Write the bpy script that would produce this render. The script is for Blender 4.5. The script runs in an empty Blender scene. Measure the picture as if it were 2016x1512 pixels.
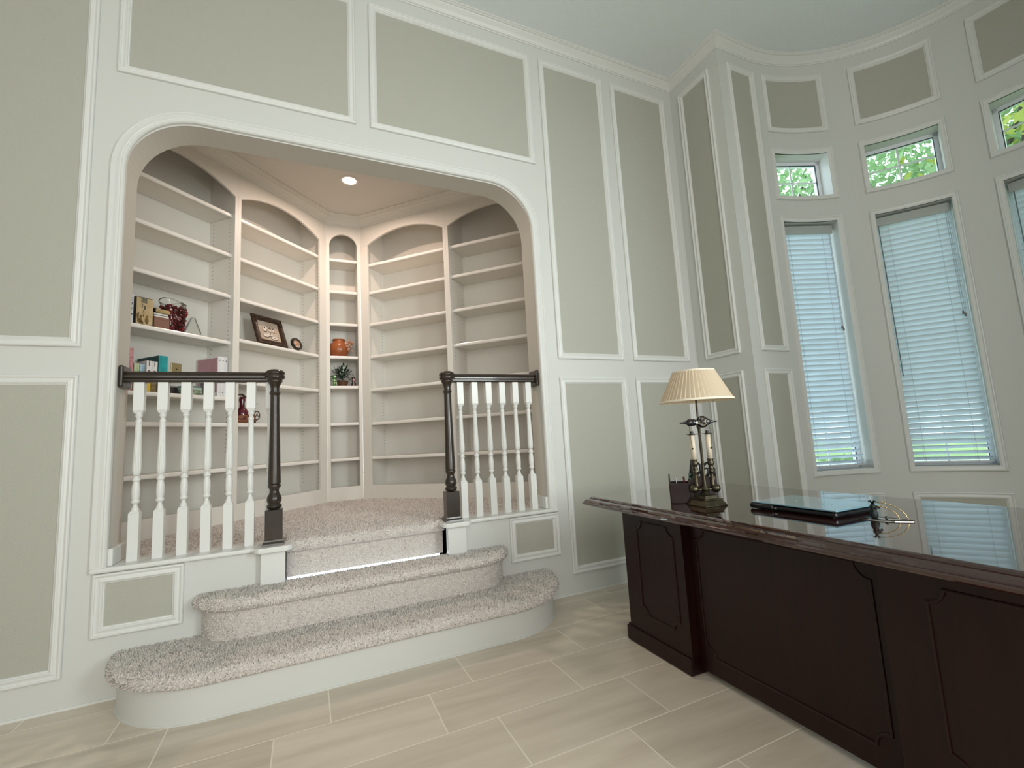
import bpy, bmesh, math, random
import numpy as np
from mathutils import Vector, Matrix, geometry
random.seed(7)
SC = bpy.context.scene
COL = SC.collection
PI = math.pi
def R(a): return math.radians(a)

# ------------------------------------------------------------------ camera
cam_d = bpy.data.cameras.new('camera'); cam = bpy.data.objects.new('camera', cam_d); COL.objects.link(cam)
FPX = 889.64
cam_d.sensor_fit = 'HORIZONTAL'; cam_d.sensor_width = 36.0; cam_d.lens = 36.0 * FPX / 2016.0
cam_d.clip_start = 0.02; cam_d.clip_end = 200
yaw, pitch, roll = 0.428394016, 0.119430394, -0.0561929687
fw = Vector((math.sin(yaw)*math.cos(pitch), math.cos(yaw)*math.cos(pitch), math.sin(pitch)))
r0 = Vector((math.cos(yaw), -math.sin(yaw), 0)); u0 = r0.cross(fw)
rt = math.cos(roll)*r0 + math.sin(roll)*u0; up = -math.sin(roll)*r0 + math.cos(roll)*u0
cam.matrix_world = Matrix(((rt.x, up.x, -fw.x, 0.0), (rt.y, up.y, -fw.y, -2.8562), (rt.z, up.z, -fw.z, 1.1015), (0, 0, 0, 1)))
SC.camera = cam

# ------------------------------------------------------------------ world, lights, exposure
SC.view_settings.view_transform = 'Standard'; SC.view_settings.look = 'None'
SC.view_settings.gamma = 1; SC.view_settings.use_curve_mapping = False
SC.view_settings.exposure = 0.0
SC.cycles.use_denoising = True
SC.cycles.max_bounces = 12; SC.cycles.diffuse_bounces = 6; SC.cycles.transparent_max_bounces = 16
SC.cycles.sample_clamp_indirect = 6
W = bpy.data.worlds.new('sky'); SC.world = W; W.use_nodes = True
bgn = W.node_tree.nodes['Background']
bgn.inputs[0].default_value = (0.80, 0.93, 1.0, 1); bgn.inputs[1].default_value = 3.6

def area_light(name, loc, aim, sx, sy, energy, col, spread=180):
    d = bpy.data.lights.new(name, 'AREA'); d.shape = 'RECTANGLE'; d.size = sx; d.size_y = sy
    d.energy = energy; d.color = col; d.spread = R(spread)
    o = bpy.data.objects.new(name, d); COL.objects.link(o); o.location = loc
    o.rotation_euler = (Vector(aim) - Vector(loc)).to_track_quat('-Z', 'Y').to_euler()
    o['kind'] = 'helper'
    return o
# added fill lamps brightening the back wall, out of view: right rear and behind camera
area_light('side_fill_light', (2.7, -4.7, 2.0), (.7, 0, 1.7), 1.0, 2.2, 24, (0.93, 1.0, 0.985), 72)
area_light('rear_fill_light', (-0.4, -5.6, 2.1), (-.2, 0, 1.7), 3.4, 3.0, 122, (1.0, 0.975, 0.93))
# the recessed downlight of the alcove
dl = bpy.data.lights.new('alcove_downlight_lamp', 'AREA'); dl.shape = 'DISK'; dl.size = 0.11; dl.energy = 13.5
dl.color = (1.0, 0.74, 0.60); dl.spread = R(165)
dlo = bpy.data.objects.new('alcove_downlight_lamp', dl); COL.objects.link(dlo); dlo.location = (0.34, 1.10, 3.425)
dlo['kind'] = 'helper'

# ------------------------------------------------------------------ materials
def srgb(r, g, b):
    f = lambda c: (c/255/12.92) if c/255 <= 0.04045 else ((c/255+0.055)/1.055)**2.4
    return (f(r), f(g), f(b))
MATS = {}
def mat(name, col, rough=0.5, metal=0.0, bump=None, vary=None, coat=0.0, spec=0.5, emit=None, emit_s=0, trans=0.0, ior=1.45, alpha=1.0, sheen=0, island=None):
    if name in MATS: return MATS[name]
    m = bpy.data.materials.new(name); m.use_nodes = True; MATS[name] = m
    nt = m.node_tree; b = nt.nodes['Principled BSDF']
    b.inputs['Base Color'].default_value = (*col, 1); b.inputs['Roughness'].default_value = rough
    b.inputs['Metallic'].default_value = metal; b.inputs['Coat Weight'].default_value = coat
    b.inputs['Coat Roughness'].default_value = 0.06
    b.inputs['Specular IOR Level'].default_value = spec; b.inputs['IOR'].default_value = ior
    b.inputs['Transmission Weight'].default_value = trans; b.inputs['Sheen Weight'].default_value = sheen
    if emit: b.inputs['Emission Color'].default_value = (*emit, 1); b.inputs['Emission Strength'].default_value = emit_s
    tc = nt.nodes.new('ShaderNodeTexCoord')
    if vary:                       # (scale, colour2, detail)
        n = nt.nodes.new('ShaderNodeTexNoise'); n.inputs['Scale'].default_value = vary[0]; n.inputs['Detail'].default_value = vary[2]
        nt.links.new(tc.outputs['Object'], n.inputs['Vector'])
        rp = nt.nodes.new('ShaderNodeValToRGB'); rp.color_ramp.elements[0].position = 0.35; rp.color_ramp.elements[1].position = 0.65
        rp.color_ramp.elements[0].color = (*col, 1); rp.color_ramp.elements[1].color = (*vary[1], 1)
        nt.links.new(n.outputs['Fac'], rp.inputs[0]); nt.links.new(rp.outputs[0], b.inputs['Base Color'])
    if island:
        g = nt.nodes.new('ShaderNodeNewGeometry'); rp = nt.nodes.new('ShaderNodeValToRGB')
        els = rp.color_ramp.elements
        els[0].color = (*island[0], 1); els[1].color = (*island[-1], 1)
        for i, c in enumerate(island[1:-1]):
            e = els.new((i+1)/(len(island)-1)); e.color = (*c, 1)
        nt.links.new(g.outputs['Random Per Island'], rp.inputs[0]); nt.links.new(rp.outputs[0], b.inputs['Base Color'])
    if bump:                       # (scale, strength, distance)
        n = nt.nodes.new('ShaderNodeTexNoise'); n.inputs['Scale'].default_value = bump[0]; n.inputs['Detail'].default_value = 3
        nt.links.new(tc.outputs['Object'], n.inputs['Vector'])
        bp = nt.nodes.new('ShaderNodeBump'); bp.inputs['Strength'].default_value = bump[1]; bp.inputs['Distance'].default_value = bump[2]
        nt.links.new(n.outputs['Fac'], bp.inputs['Height']); nt.links.new(bp.outputs[0], b.inputs['Normal'])
    return m
M_WHITE = mat('white_wall_paint', (0.63, 0.64, 0.615), 0.5, bump=(90, 0.10, 0.0015))
M_TRIM = mat('white_trim_gloss_paint', (0.72, 0.73, 0.71), 0.32)
M_GREY = mat('greige_textured_paint', (0.43, 0.43, 0.375), 0.65, bump=(130, 0.5, 0.003))
M_CEIL = mat('ceiling_textured_paint', (0.80, 0.86, 0.87), 0.8, bump=(110, 0.7, 0.004))
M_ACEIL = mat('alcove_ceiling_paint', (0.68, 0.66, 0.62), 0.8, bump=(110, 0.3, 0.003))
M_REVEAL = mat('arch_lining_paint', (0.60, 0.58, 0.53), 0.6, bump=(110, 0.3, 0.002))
M_SHELF = mat('white_cabinet_paint', (0.74, 0.72, 0.67), 0.42)
M_EDGE = mat('white_shelf_edge_gloss', (0.84, 0.82, 0.78), 0.22)
M_DARKWOOD = mat('dark_stained_wood', (0.022, 0.015, 0.010), 0.27, coat=0.35, vary=(6, (0.032, 0.022, 0.015), 4))
M_BLACK = mat('black_plastic', (0.010, 0.010, 0.012), 0.35)
M_CARPETBASE = mat('carpet_backing', (0.50, 0.46, 0.43), 0.95, vary=(160, (0.62, 0.58, 0.55), 3))
M_TUFT = mat('speckled_carpet_pile', (0.4, 0.38, 0.36), 0.95, spec=0.1, sheen=0.25,
             island=[(0.26, 0.24, 0.22), (0.76, 0.71, 0.67), (0.84, 0.79, 0.75), (0.92, 0.88, 0.84)])

def wood_mat(name, c1, c2, rough, coat, scale=(3, 40, 3), axis_stretch=(1, 1, 1)):
    m = bpy.data.materials.new(name); m.use_nodes = True; nt = m.node_tree; b = nt.nodes['Principled BSDF']
    tc = nt.nodes.new('ShaderNodeTexCoord'); mp = nt.nodes.new('ShaderNodeMapping'); mp.inputs['Scale'].default_value = scale
    n = nt.nodes.new('ShaderNodeTexNoise'); n.inputs['Scale'].default_value = 2.2; n.inputs['Detail'].default_value = 6; n.inputs['Distortion'].default_value = 0.6
    rp = nt.nodes.new('ShaderNodeValToRGB'); rp.color_ramp.elements[0].position = .3; rp.color_ramp.elements[1].position = .7
    rp.color_ramp.elements[0].color = (*c1, 1); rp.color_ramp.elements[1].color = (*c2, 1)
    L = nt.links.new
    L(tc.outputs['Object'], mp.inputs[0]); L(mp.outputs[0], n.inputs['Vector']); L(n.outputs['Fac'], rp.inputs[0]); L(rp.outputs[0], b.inputs['Base Color'])
    b.inputs['Roughness'].default_value = rough; b.inputs['Coat Weight'].default_value = coat; b.inputs['Coat Roughness'].default_value = 0.03; b.inputs['Specular IOR Level'].default_value = 0.28
    return m
M_MAHOG = wood_mat('mahogany_veneer', (0.010, 0.0018, 0.0014), (0.017, 0.0030, 0.0022), 0.40, 0.08, (14, 14, 1.5))
M_MAHTOP = wood_mat('polished_mahogany_top', (0.020, 0.004, 0.003), (0.036, 0.007, 0.005), 0.10, 1.0, (16, 1.5, 6))
M_MAHTOP.node_tree.nodes['Principled BSDF'].inputs['Coat Roughness'].default_value = 0.015
M_MAHTOP.node_tree.nodes['Principled BSDF'].inputs['Coat IOR'].default_value = 1.75

def tile_material():
    m = bpy.data.materials.new('wood_look_porcelain_tile'); m.use_nodes = True; nt = m.node_tree; b = nt.nodes['Principled BSDF']; L = nt.links.new
    N = nt.nodes.new
    def math_(op, a, bb=None):
        n = N('ShaderNodeMath'); n.operation = op
        for i, v in enumerate([a, bb]):
            if v is None: continue
            if isinstance(v, (int, float)): n.inputs[i].default_value = v
            else: L(v, n.inputs[i])
        return n.outputs[0]
    g = N('ShaderNodeNewGeometry'); sp = N('ShaderNodeSeparateXYZ'); L(g.outputs['Position'], sp.inputs[0])
    x, y = sp.outputs[0], sp.outputs[1]
    yy = math_('DIVIDE', math_('ADD', math_('MULTIPLY', y, -1), -0.110), 0.3058)
    row = math_('FLOOR', yy); fy = math_('FRACT', yy)
    par = math_('FLOORED_MODULO', row, 2)      # row 0 (J1-J2) joints at .487, row 1 at .085
    off = math_('ADD', 0.487, math_('MULTIPLY', par, -0.402))
    xx = math_('DIVIDE', math_('SUBTRACT', x, off), 0.6075)
    colm = math_('FLOOR', xx); fx = math_('FRACT', xx)
    gy = 0.0026/0.3058; gx = 0.0026/0.6075
    ey = math_('MINIMUM', fy, math_('SUBTRACT', 1, fy)); ex = math_('MINIMUM', fx, math_('SUBTRACT', 1, fx))
    isg = math_('MAXIMUM', math_('LESS_THAN', ey, gy), math_('LESS_THAN', ex, gx))
    cm = N('ShaderNodeCombineXYZ'); L(colm, cm.inputs[0]); L(row, cm.inputs[1])
    wn = N('ShaderNodeTexWhiteNoise'); wn.noise_dimensions = '2D'; L(cm.outputs[0], wn.inputs['Vector'])
    # veins along x, offset for each tile
    cv = N('ShaderNodeCombineXYZ')
    L(math_('ADD', math_('MULTIPLY', x, 1.6), math_('MULTIPLY', wn.outputs['Value'], 37.0)), cv.inputs[0])
    L(math_('MULTIPLY', math_('ADD', y, math_('MULTIPLY', x, 0.06)), 13.0), cv.inputs[1]); L(math_('MULTIPLY', row, 3.7), cv.inputs[2])
    n1 = N('ShaderNodeTexNoise'); n1.inputs['Scale'].default_value = 1.0; n1.inputs['Detail'].default_value = 4; n1.inputs['Roughness'].default_value = .55; L(cv.outputs[0], n1.inputs['Vector'])
    rp = N('ShaderNodeValToRGB'); e = rp.color_ramp.elements
    e[0].position = .25; e[0].color = (0.52, 0.455, 0.365, 1); e[1].position = .75; e[1].color = (0.70, 0.63, 0.53, 1)
    e2 = e.new(.5); e2.color = (0.62, 0.55, 0.455, 1)
    L(n1.outputs['Fac'], rp.inputs[0])
    hs = N('ShaderNodeHueSaturation'); L(rp.outputs[0], hs.inputs['Color']); L(math_('ADD', 0.94, math_('MULTIPLY', wn.outputs['Value'], 0.12)), hs.inputs['Value'])
    mx = N('ShaderNodeMix'); mx.data_type = 'RGBA'; L(isg, mx.inputs['Factor']); L(hs.outputs[0], mx.inputs['A']); mx.inputs['B'].default_value = (0.82, 0.76, 0.66, 1)
    L(mx.outputs['Result'], b.inputs['Base Color'])
    L(math_('ADD', 0.30, math_('MULTIPLY', isg, 0.5)), b.inputs['Roughness'])
    bp = N('ShaderNodeBump'); bp.inputs['Strength'].default_value = .4; bp.inputs['Distance'].default_value = .002
    L(math_('SUBTRACT', 1, isg), bp.inputs['Height']); L(bp.outputs[0], b.inputs['Normal'])
    return m
M_TILE = tile_material()

def glass_mat(name, tint=(1, 1, 1), k=0.12):
    m = bpy.data.materials.new(name); m.use_nodes = True; nt = m.node_tree; nt.nodes.clear()
    o = nt.nodes.new('ShaderNodeOutputMaterial'); t = nt.nodes.new('ShaderNodeBsdfTransparent'); t.inputs[0].default_value = (*tint, 1)
    g = nt.nodes.new('ShaderNodeBsdfGlossy'); g.inputs['Roughness'].default_value = 0.02
    f = nt.nodes.new('ShaderNodeFresnel'); f.inputs[0].default_value = 1.45; mx = nt.nodes.new('ShaderNodeMixShader')
    nt.links.new(f.outputs[0], mx.inputs[0]); nt.links.new(t.outputs[0], mx.inputs[1]); nt.links.new(g.outputs[0], mx.inputs[2]); nt.links.new(mx.outputs[0], o.inputs[0])
    return m
M_GLASS = glass_mat('window_glass', (0.93, 0.97, 0.96))
M_CLEAR = glass_mat('clear_glass', (0.95, 0.96, 0.95))

def translucent_mat(name, col, k, rough=0.5):
    m = bpy.data.materials.new(name); m.use_nodes = True; nt = m.node_tree; b = nt.nodes['Principled BSDF']; o = nt.nodes['Material Output']
    b.inputs['Base Color'].default_value = (*col, 1); b.inputs['Roughness'].default_value = rough
    t = nt.nodes.new('ShaderNodeBsdfTranslucent'); t.inputs[0].default_value = (*col, 1); mx = nt.nodes.new('ShaderNodeMixShader'); mx.inputs[0].default_value = k
    nt.links.new(b.outputs[0], mx.inputs[1]); nt.links.new(t.outputs[0], mx.inputs[2]); nt.links.new(mx.outputs[0], o.inputs[0])
    return m
M_SLAT = translucent_mat('white_blind_slat', (0.80, 0.88, 0.93), 0.30, 0.45)
M_LEAF = translucent_mat('tree_leaf', (0.26, 0.42, 0.20), 0.35, 0.6)
M_LEAF2 = translucent_mat('yellowing_tree_leaf', (0.36, 0.42, 0.08), 0.35, 0.6)
M_SHADE = translucent_mat('cream_pleated_fabric', (0.72, 0.60, 0.44), 0.30, 0.8)

# ------------------------------------------------------------------ mesh helpers
def link_mesh(name, V, F, m, parent=None, smooth=False, loc=None, rotz=None):
    me = bpy.data.meshes.new(name); me.from_pydata([tuple(v) for v in V], [], F)
    me.materials.append(m)
    bm = bmesh.new(); bm.from_mesh(me)
    bmesh.ops.recalc_face_normals(bm, faces=bm.faces); bm.to_mesh(me); bm.free()
    if smooth: me.shade_smooth() if smooth is True else None
    if smooth == 'auto':
        me.shade_smooth()
        sh = me.attributes.new('sharp_edge', 'BOOLEAN', 'EDGE') if 'sharp_edge' not in me.attributes else me.attributes['sharp_edge']
        bm = bmesh.new(); bm.from_mesh(me)
        vals = [(not e.is_manifold) or e.calc_face_angle(0) > R(35) for e in bm.edges]
        bm.free(); sh.data.foreach_set('value', vals)
    o = bpy.data.objects.new(name, me); COL.objects.link(o)
    if parent: o.parent = parent
    if loc is not None: o.location = loc
    if rotz is not None: o.rotation_euler = (0, 0, rotz)
    return o
def empty(name, loc=(0, 0, 0), rotz=0.0):
    o = bpy.data.objects.new(name, None); COL.objects.link(o); o.location = loc; o.rotation_euler = (0, 0, rotz); o.empty_display_size = .05
    return o
def tag(o, label, cat, group=None, kind=None):
    if label: o['label'] = label
    if cat: o['category'] = cat
    if group: o['group'] = group
    if kind: o['kind'] = kind
    return o
def struct(o, label=None):
    o['kind'] = 'structure'
    if label: o['label'] = label
    return o
class MB:
    def __init__(s): s.V = []; s.F = []
    def add(s, V, F):
        n = len(s.V); s.V += [tuple(v) for v in V]; s.F += [tuple(i+n for i in f) for f in F]; return s
    def box(s, x0, x1, y0, y1, z0, z1, M=None):
        V = [Vector(v) for v in ((x0,y0,z0),(x1,y0,z0),(x1,y1,z0),(x0,y1,z0),(x0,y0,z1),(x1,y0,z1),(x1,y1,z1),(x0,y1,z1))]
        if M: V = [M @ v for v in V]
        return s.add(V, [(0,3,2,1),(4,5,6,7),(0,1,5,4),(1,2,6,5),(2,3,7,6),(3,0,4,7)])
    def lathe(s, prof, seg=24, c=(0,0,0), M=None, caps=True):
        V = []; F = []; n = len(prof)
        for r, z in prof:
            for k in range(seg):
                a = 2*PI*k/seg; v = Vector((r*math.cos(a), r*math.sin(a), z))
                V.append((M @ v if M else v) + Vector(c))
        for i in range(n-1):
            for k in range(seg): F.append((i*seg+k, i*seg+(k+1)%seg, (i+1)*seg+(k+1)%seg, (i+1)*seg+k))
        if caps: F.append(tuple(range(seg))[::-1]); F.append(tuple((n-1)*seg+k for k in range(seg)))
        return s.add(V, F)
    def tube(s, pts, r, seg=8, closed=False):
        pts = [Vector(p) for p in pts]; n = len(pts); V = []; F = []
        up_ = Vector((0, 0, 1))
        for i, p in enumerate(pts):
            a = pts[(i-1) % n] if (i or closed) else pts[0]; b = pts[(i+1) % n] if (i < n-1 or closed) else pts[-1]
            t = (b-a).normalized()
            if abs(t.dot(up_)) > .95: up_ = Vector((1, 0, 0)) if abs(t.x) < .9 else Vector((0, 1, 0))
            x = t.cross(up_).normalized(); y = x.cross(t)
            rr = r[i] if isinstance(r, (list, tuple)) else r
            for k in range(seg):
                a_ = 2*PI*k/seg; V.append(p + rr*(math.cos(a_)*x + math.sin(a_)*y))
        m = n if closed else n-1
        for i in range(m):
            j = (i+1) % n
            for k in range(seg): F.append((i*seg+k, i*seg+(k+1)%seg, j*seg+(k+1)%seg, j*seg+k))
        if not closed: F.append(tuple(range(seg))); F.append(tuple((n-1)*seg+k for k in range(seg)))
        return s.add(V, F)
    def prism(s, poly, a, b, f=lambda u, v, h: (u, v, h)):
        """2-D polygon extruded from a to b; f maps (u, v, h)."""
        n = len(poly); V = [f(u, v, a) for u, v in poly] + [f(u, v, b) for u, v in poly]
        tr = geometry.tessellate_polygon([[Vector((u, v, 0)) for u, v in poly]])
        F = [tuple(t) for t in tr] + [tuple(i+n for i in t) for t in tr] + [(i, (i+1) % n, n+(i+1) % n, n+i) for i in range(n)]
        return s.add(V, F)
    def sphere(s, c, r, seg=16, sc=(1, 1, 1)):
        prof = [(max(1e-4, r*math.sin(PI*i/10)), -r*math.cos(PI*i/10)) for i in range(11)]
        return s.lathe(prof, seg, c, Matrix.Diagonal((*sc,)).to_3x3())
    def build(s, name, m, parent=None, smooth=False, **k): return link_mesh(name, s.V, s.F, m, parent, smooth, **k)

def bevel(o, w=.003, seg=2):
    b = o.modifiers.new('bevel', 'BEVEL'); b.width = w; b.segments = seg; b.limit_method = 'ANGLE'; b.angle_limit = R(40); return o

def offset_loop(poly, d, closed=True):
    """inward offset of a CCW closed 2-D loop by d (mitred); for open paths offset to the left."""
    n = len(poly); out = []
    for i in range(n):
        p = Vector(poly[i])
        e1 = (p - Vector(poly[i-1])) if (closed or i) else None
        e2 = (Vector(poly[(i+1) % n]) - p) if (closed or i < n-1) else None
        if e1 is None: e1 = e2
        if e2 is None: e2 = e1
        e1 = e1.normalized(); e2 = e2.normalized()
        n1 = Vector((-e1.y, e1.x)); n2 = Vector((-e2.y, e2.x)); m = n1 + n2
        if m.length < 1e-6: m = n1
        m.normalize(); k = max(.3, m.dot(n1)); out.append(p + m * d / k)
    return out
def sweep_loop(mb, poly, prof, f, closed=True):
    """profile [(inward offset, height)] swept round a 2-D loop, mapped by f(u, v, h)."""
    rings = [offset_loop(poly, d, closed) for d, h in prof]
    n = len(poly); V = []; F = []
    for (d, h), ring in zip(prof, rings): V += [f(p.x, p.y, h) for p in ring]
    m = n if closed else n-1
    for i in range(len(prof)-1):
        for k in range(m): F.append((i*n+k, i*n+(k+1) % n, (i+1)*n+(k+1) % n, (i+1)*n+k))
    if not closed:
        F.append(tuple(i*n for i in range(len(prof)))); F.append(tuple(i*n+n-1 for i in range(len(prof))))
    mb.add(V, F)
def rect(u0, u1, v0, v1, du=None):
    if not du: return [(u0, v0), (u1, v0), (u1, v1), (u0, v1)]
    n = max(1, int(math.ceil((u1-u0)/du)))
    return [(u0+(u1-u0)*i/n, v0) for i in range(n+1)] + [(u1-(u1-u0)*i/n, v1) for i in range(n+1)]
MOULD = [(0, 0), (0, .013), (.003, .017), (.008, .019), (.012, .017), (.013, .013), (.019, .010), (.027, .012), (.031, .015), (.035, .016), (.039, .013), (.042, .008), (.046, .0065), (.048, 0)]
MOULD_W = [(0, 0), (0, .014), (.004, .020), (.009, .021), (.013, .018), (.014, .014), (.022, .012), (.031, .012), (.034, .009), (.040, .006), (.040, -.01)]

# ------------------------------------------------------------------ room constants
H = 4.29; X1 = 3.086; BC = (3.40, -1.80); BR = 1.27; FL = BC[0]-X1; WT = 0.18
ARC = PI*BR
def f_back(u, v, h): return (u, -h, v)
def f_right(u, v, h): return (X1-h, -u, v)          # u = distance from the back wall
def f_bay(u, v, h):
    if u < FL: return (X1+u, -.53-h, v)
    if u > FL+ARC: return (BC[0]-(u-FL-ARC), -3.07+h, v)
    t = (u-FL)/BR; return (BC[0]+(BR-h)*math.sin(t), BC[1]+(BR-h)*math.cos(t), v)

# ------------------------------------------------------------------ floor, ceiling
XL, YF = -3.2, -6.0
bm = MB(); bm.box(XL-.2, 5.2, YF-.2, 0.02, -.08, 0); struct(bm.build('floor', M_TILE))
bm = MB(); bm.box(XL-.2, 5.2, YF-.2, 0.18, H, H+.1); struct(bm.build('ceiling', M_CEIL))

# ------------------------------------------------------------------ back wall with the arched opening
AX0, AX1, ATOP, AR = -0.878, 1.536, 2.957, 0.335
def arch_pts(x0, x1, zb, zt, r, n=14):
    """from bottom left up and over to bottom right"""
    P = [(x0, zb)]
    for i in range(n+1):
        a = PI - (PI/2)*i/n; P.append((x0+r+r*math.cos(a), zt-r+r*math.sin(a)))
    for i in range(n+1):
        a = PI/2 - (PI/2)*i/n; P.append((x1-r+r*math.cos(a), zt-r+r*math.sin(a)))
    P.append((x1, zb)); return P
SILL = .577; BLX0, BLX1, BRX0, BRX1 = -.226, -.110, .793, .910
outline = [(XL, 0), (BLX1, 0), (BLX1, SILL)] + arch_pts(AX0, AX1, SILL, ATOP, AR) + [(BRX0, SILL), (BRX0, 0), (X1+.2, 0), (X1+.2, H), (XL, H)]
bm = MB(); bm.prism(outline, 0, -WT, f_back); wb = bm.build('wall_back', M_WHITE); struct(wb)
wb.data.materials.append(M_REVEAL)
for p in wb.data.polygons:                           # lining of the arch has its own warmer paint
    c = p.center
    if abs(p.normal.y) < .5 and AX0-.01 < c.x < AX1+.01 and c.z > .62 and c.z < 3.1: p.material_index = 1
# left and front walls (behind the photographer)
bm = MB(); bm.box(XL-.2, XL, YF, .18, 0, H); struct(bm.build('wall_left', M_WHITE))
bm = MB(); bm.box(XL, 5.2, YF-.2, YF, 0, H); struct(bm.build('wall_front', M_WHITE))
# right wall: short return, and the part nearer than the bay
bm = MB(); bm.box(X1, X1+.2, -.5285, 0, 0, H); bm.box(X1, X1+.2, YF, -3.0715, 0, H); struct(bm.build('wall_right', M_WHITE))

# bay wall
WC = [FL + BR*R(20.9+33.9*k) for k in range(5)]
CH = BR*R(12.5); OH = CH - .040
ZW = (.712, 2.770); ZT = (3.002, 3.384)
us = sorted(set([0.0, FL, FL+ARC, 2*FL+ARC] + [w+s*OH for w in WC for s in (-1, 1)]))
uu = []
for a, b in zip(us[:-1], us[1:]):
    n = max(1, int(math.ceil((b-a)/.05))); uu += [a+(b-a)*i/n for i in range(n)]
uu.append(us[-1])
zz = [0, ZW[0], ZW[1], ZT[0], ZT[1], H]
bm = MB(); THK = .17
def inwin(u): return any(w-OH < u < w+OH for w in WC)
for a, b in zip(uu[:-1], uu[1:]):
    for k in range(5):
        if inwin((a+b)/2) and k in (1, 3): continue
        for h in (0, -THK):
            bm.add([f_bay(a, zz[k], h), f_bay(b, zz[k], h), f_bay(b, zz[k+1], h), f_bay(a, zz[k+1], h)], [(0, 1, 2, 3)])
        pass
    if inwin((a+b)/2):
        for z in (ZW[0], ZW[1], ZT[0], ZT[1]):
            bm.add([f_bay(a, z, 0), f_bay(b, z, 0), f_bay(b, z, -THK), f_bay(a, z, -THK)], [(0, 1, 2, 3)])
for w in WC:
    for s in (-1, 1):
        for z0, z1 in (ZW, ZT):
            bm.add([f_bay(w+s*OH, z0, 0), f_bay(w+s*OH, z1, 0), f_bay(w+s*OH, z1, -THK), f_bay(w+s*OH, z0, -THK)], [(0, 1, 2, 3)])
me = bpy.data.meshes.new('wall_bay'); me.from_pydata(bm.V, [], bm.F); me.materials.append(M_WHITE)
b2 = bmesh.new(); b2.from_mesh(me); bmesh.ops.remove_doubles(b2, verts=b2.verts, dist=1e-5); bmesh.ops.recalc_face_normals(b2, faces=b2.faces); b2.to_mesh(me); b2.free()
wbay = bpy.data.objects.new('wall_bay', me); COL.objects.link(wbay); struct(wbay)

# ------------------------------------------------------------------ panel mouldings
TN = [0]
def trim_name():
    TN[0] += 1; return 'trim_%d' % TN[0]
def wall_panel(f, u0, u1, v0, v1, du=None, prof=MOULD, inset=True):
    bm = MB(); path = rect(u0, u1, v0, v1, du); sweep_loop(bm, path, prof, f)
    o = bm.build(trim_name(), M_TRIM); struct(o)
    if inset:
        w = prof[-1][0]-.004; b = MB(); n = 1 if not du else max(1, int(math.ceil((u1-u0)/du)))
        a0, a1 = u0+w, u1-w
        for i in range(n):
            p, q = a0+(a1-a0)*i/n, a0+(a1-a0)*(i+1)/n
            b.add([f(p, v0+w, .0012), f(q, v0+w, .0012), f(q, v1-w, .0012), f(p, v1-w, .0012)], [(0, 1, 2, 3)])
        me = bpy.data.meshes.new('panel'); me.from_pydata(b.V, [], b.F); me.materials.append(M_GREY)
        po = bpy.data.objects.new('panel', me); COL.objects.link(po); po.parent = o
        po['label'] = 'greige textured panel inside the white moulding'
    return o
ZLO = (.138, 1.525); ZHI = (1.665, 4.106)
wall_panel(f_back, -1.72, -1.016, *ZLO); wall_panel(f_back, -1.72, -1.016, *ZHI)
wall_panel(f_back, -2.50, -1.815, *ZLO); wall_panel(f_back, -2.50, -1.815, *ZHI)
wall_panel(f_back, -.930, .290, 3.185, 4.106); wall_panel(f_back, .382, 1.602, 3.185, 4.106)
wall_panel(f_back, 1.688, 2.292, *ZHI); wall_panel(f_back, 2.386, 2.984, *ZHI)
wall_panel(f_back, 1.688, 2.292, *ZLO); wall_panel(f_back, 2.386, 2.984, *ZLO)
wall_panel(f_back, -.923, -.566, .284, .572); wall_panel(f_back, 1.226, 1.603, .284, .572)
wall_panel(f_right, .098, .434, *ZHI); wall_panel(f_right, .098, .434, *ZLO)
US0, US1 = .094, FL+BR*R(4.4)
wall_panel(f_bay, US0, US1, *ZHI, du=.06); wall_panel(f_bay, US0, US1, *ZLO, du=.06)
UE = 2*FL+ARC
wall_panel(f_bay, UE-US1, UE-US0, *ZHI, du=.06); wall_panel(f_bay, UE-US1, UE-US0, *ZLO, du=.06)
for w in WC:
    wall_panel(f_bay, w-CH, w+CH, 3.578, 4.110, du=.05)
    wall_panel(f_bay, w-CH-.004, w+CH+.004, .138, .520, du=.05)

# arch casing
bm = MB(); path = arch_pts(AX0-.06, AX1+.06, .600, ATOP+.072, AR+.055, 16)[::-1]
CASE = [(0, 0), (0, .014), (.004, .019), (.010, .020), (.014, .017), (.016, .013), (.024, .015), (.034, .020), (.041, .021), (.045, .018), (.050, .022), (.058, .022), (.064, .015), (.065, -.004)]
sweep_loop(bm, path, CASE, f_back, closed=False); struct(bm.build(trim_name(), M_TRIM, smooth='auto'), 'moulded white casing round the arched opening')
# left edge stile moulding (vertical, beside the casing, bottom continues to the floor cap) and caps of the low walls
def cap_board(x0, x1, y0, y1, z0, z1):
    bm = MB(); bm.box(x0, x1, y0, y1, z0, z1); o = bm.build(trim_name(), M_TRIM); bevel(o, .008, 3); return struct(o)
cap_board(-.935, BLX0+.002, -.026, .205, .577, .600); cap_board(BRX1-.002, 1.598, -.026, .205, .577, .600)
for x0, x1 in ((BLX0-.03, BLX1+.034), (BRX0-.034, BRX1+.03)):
    bm = MB(); bm.prism([(x0+.02, -.085), (x1-.02, -.085), (x1, -.065), (x1, .13), (x0, .13), (x0, -.065)], .577, .603)
    o = bm.build(trim_name(), M_TRIM); bevel(o, .006, 3); struct(o)
for x0, x1 in ((BLX0, BLX1), (BRX0, BRX1)):
    bm = MB(); bm.box(x0, x1, -.045, .185, .36, .577); struct(bm.build(trim_name(), M_TRIM), 'white box pedestal under a newel post')
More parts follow.
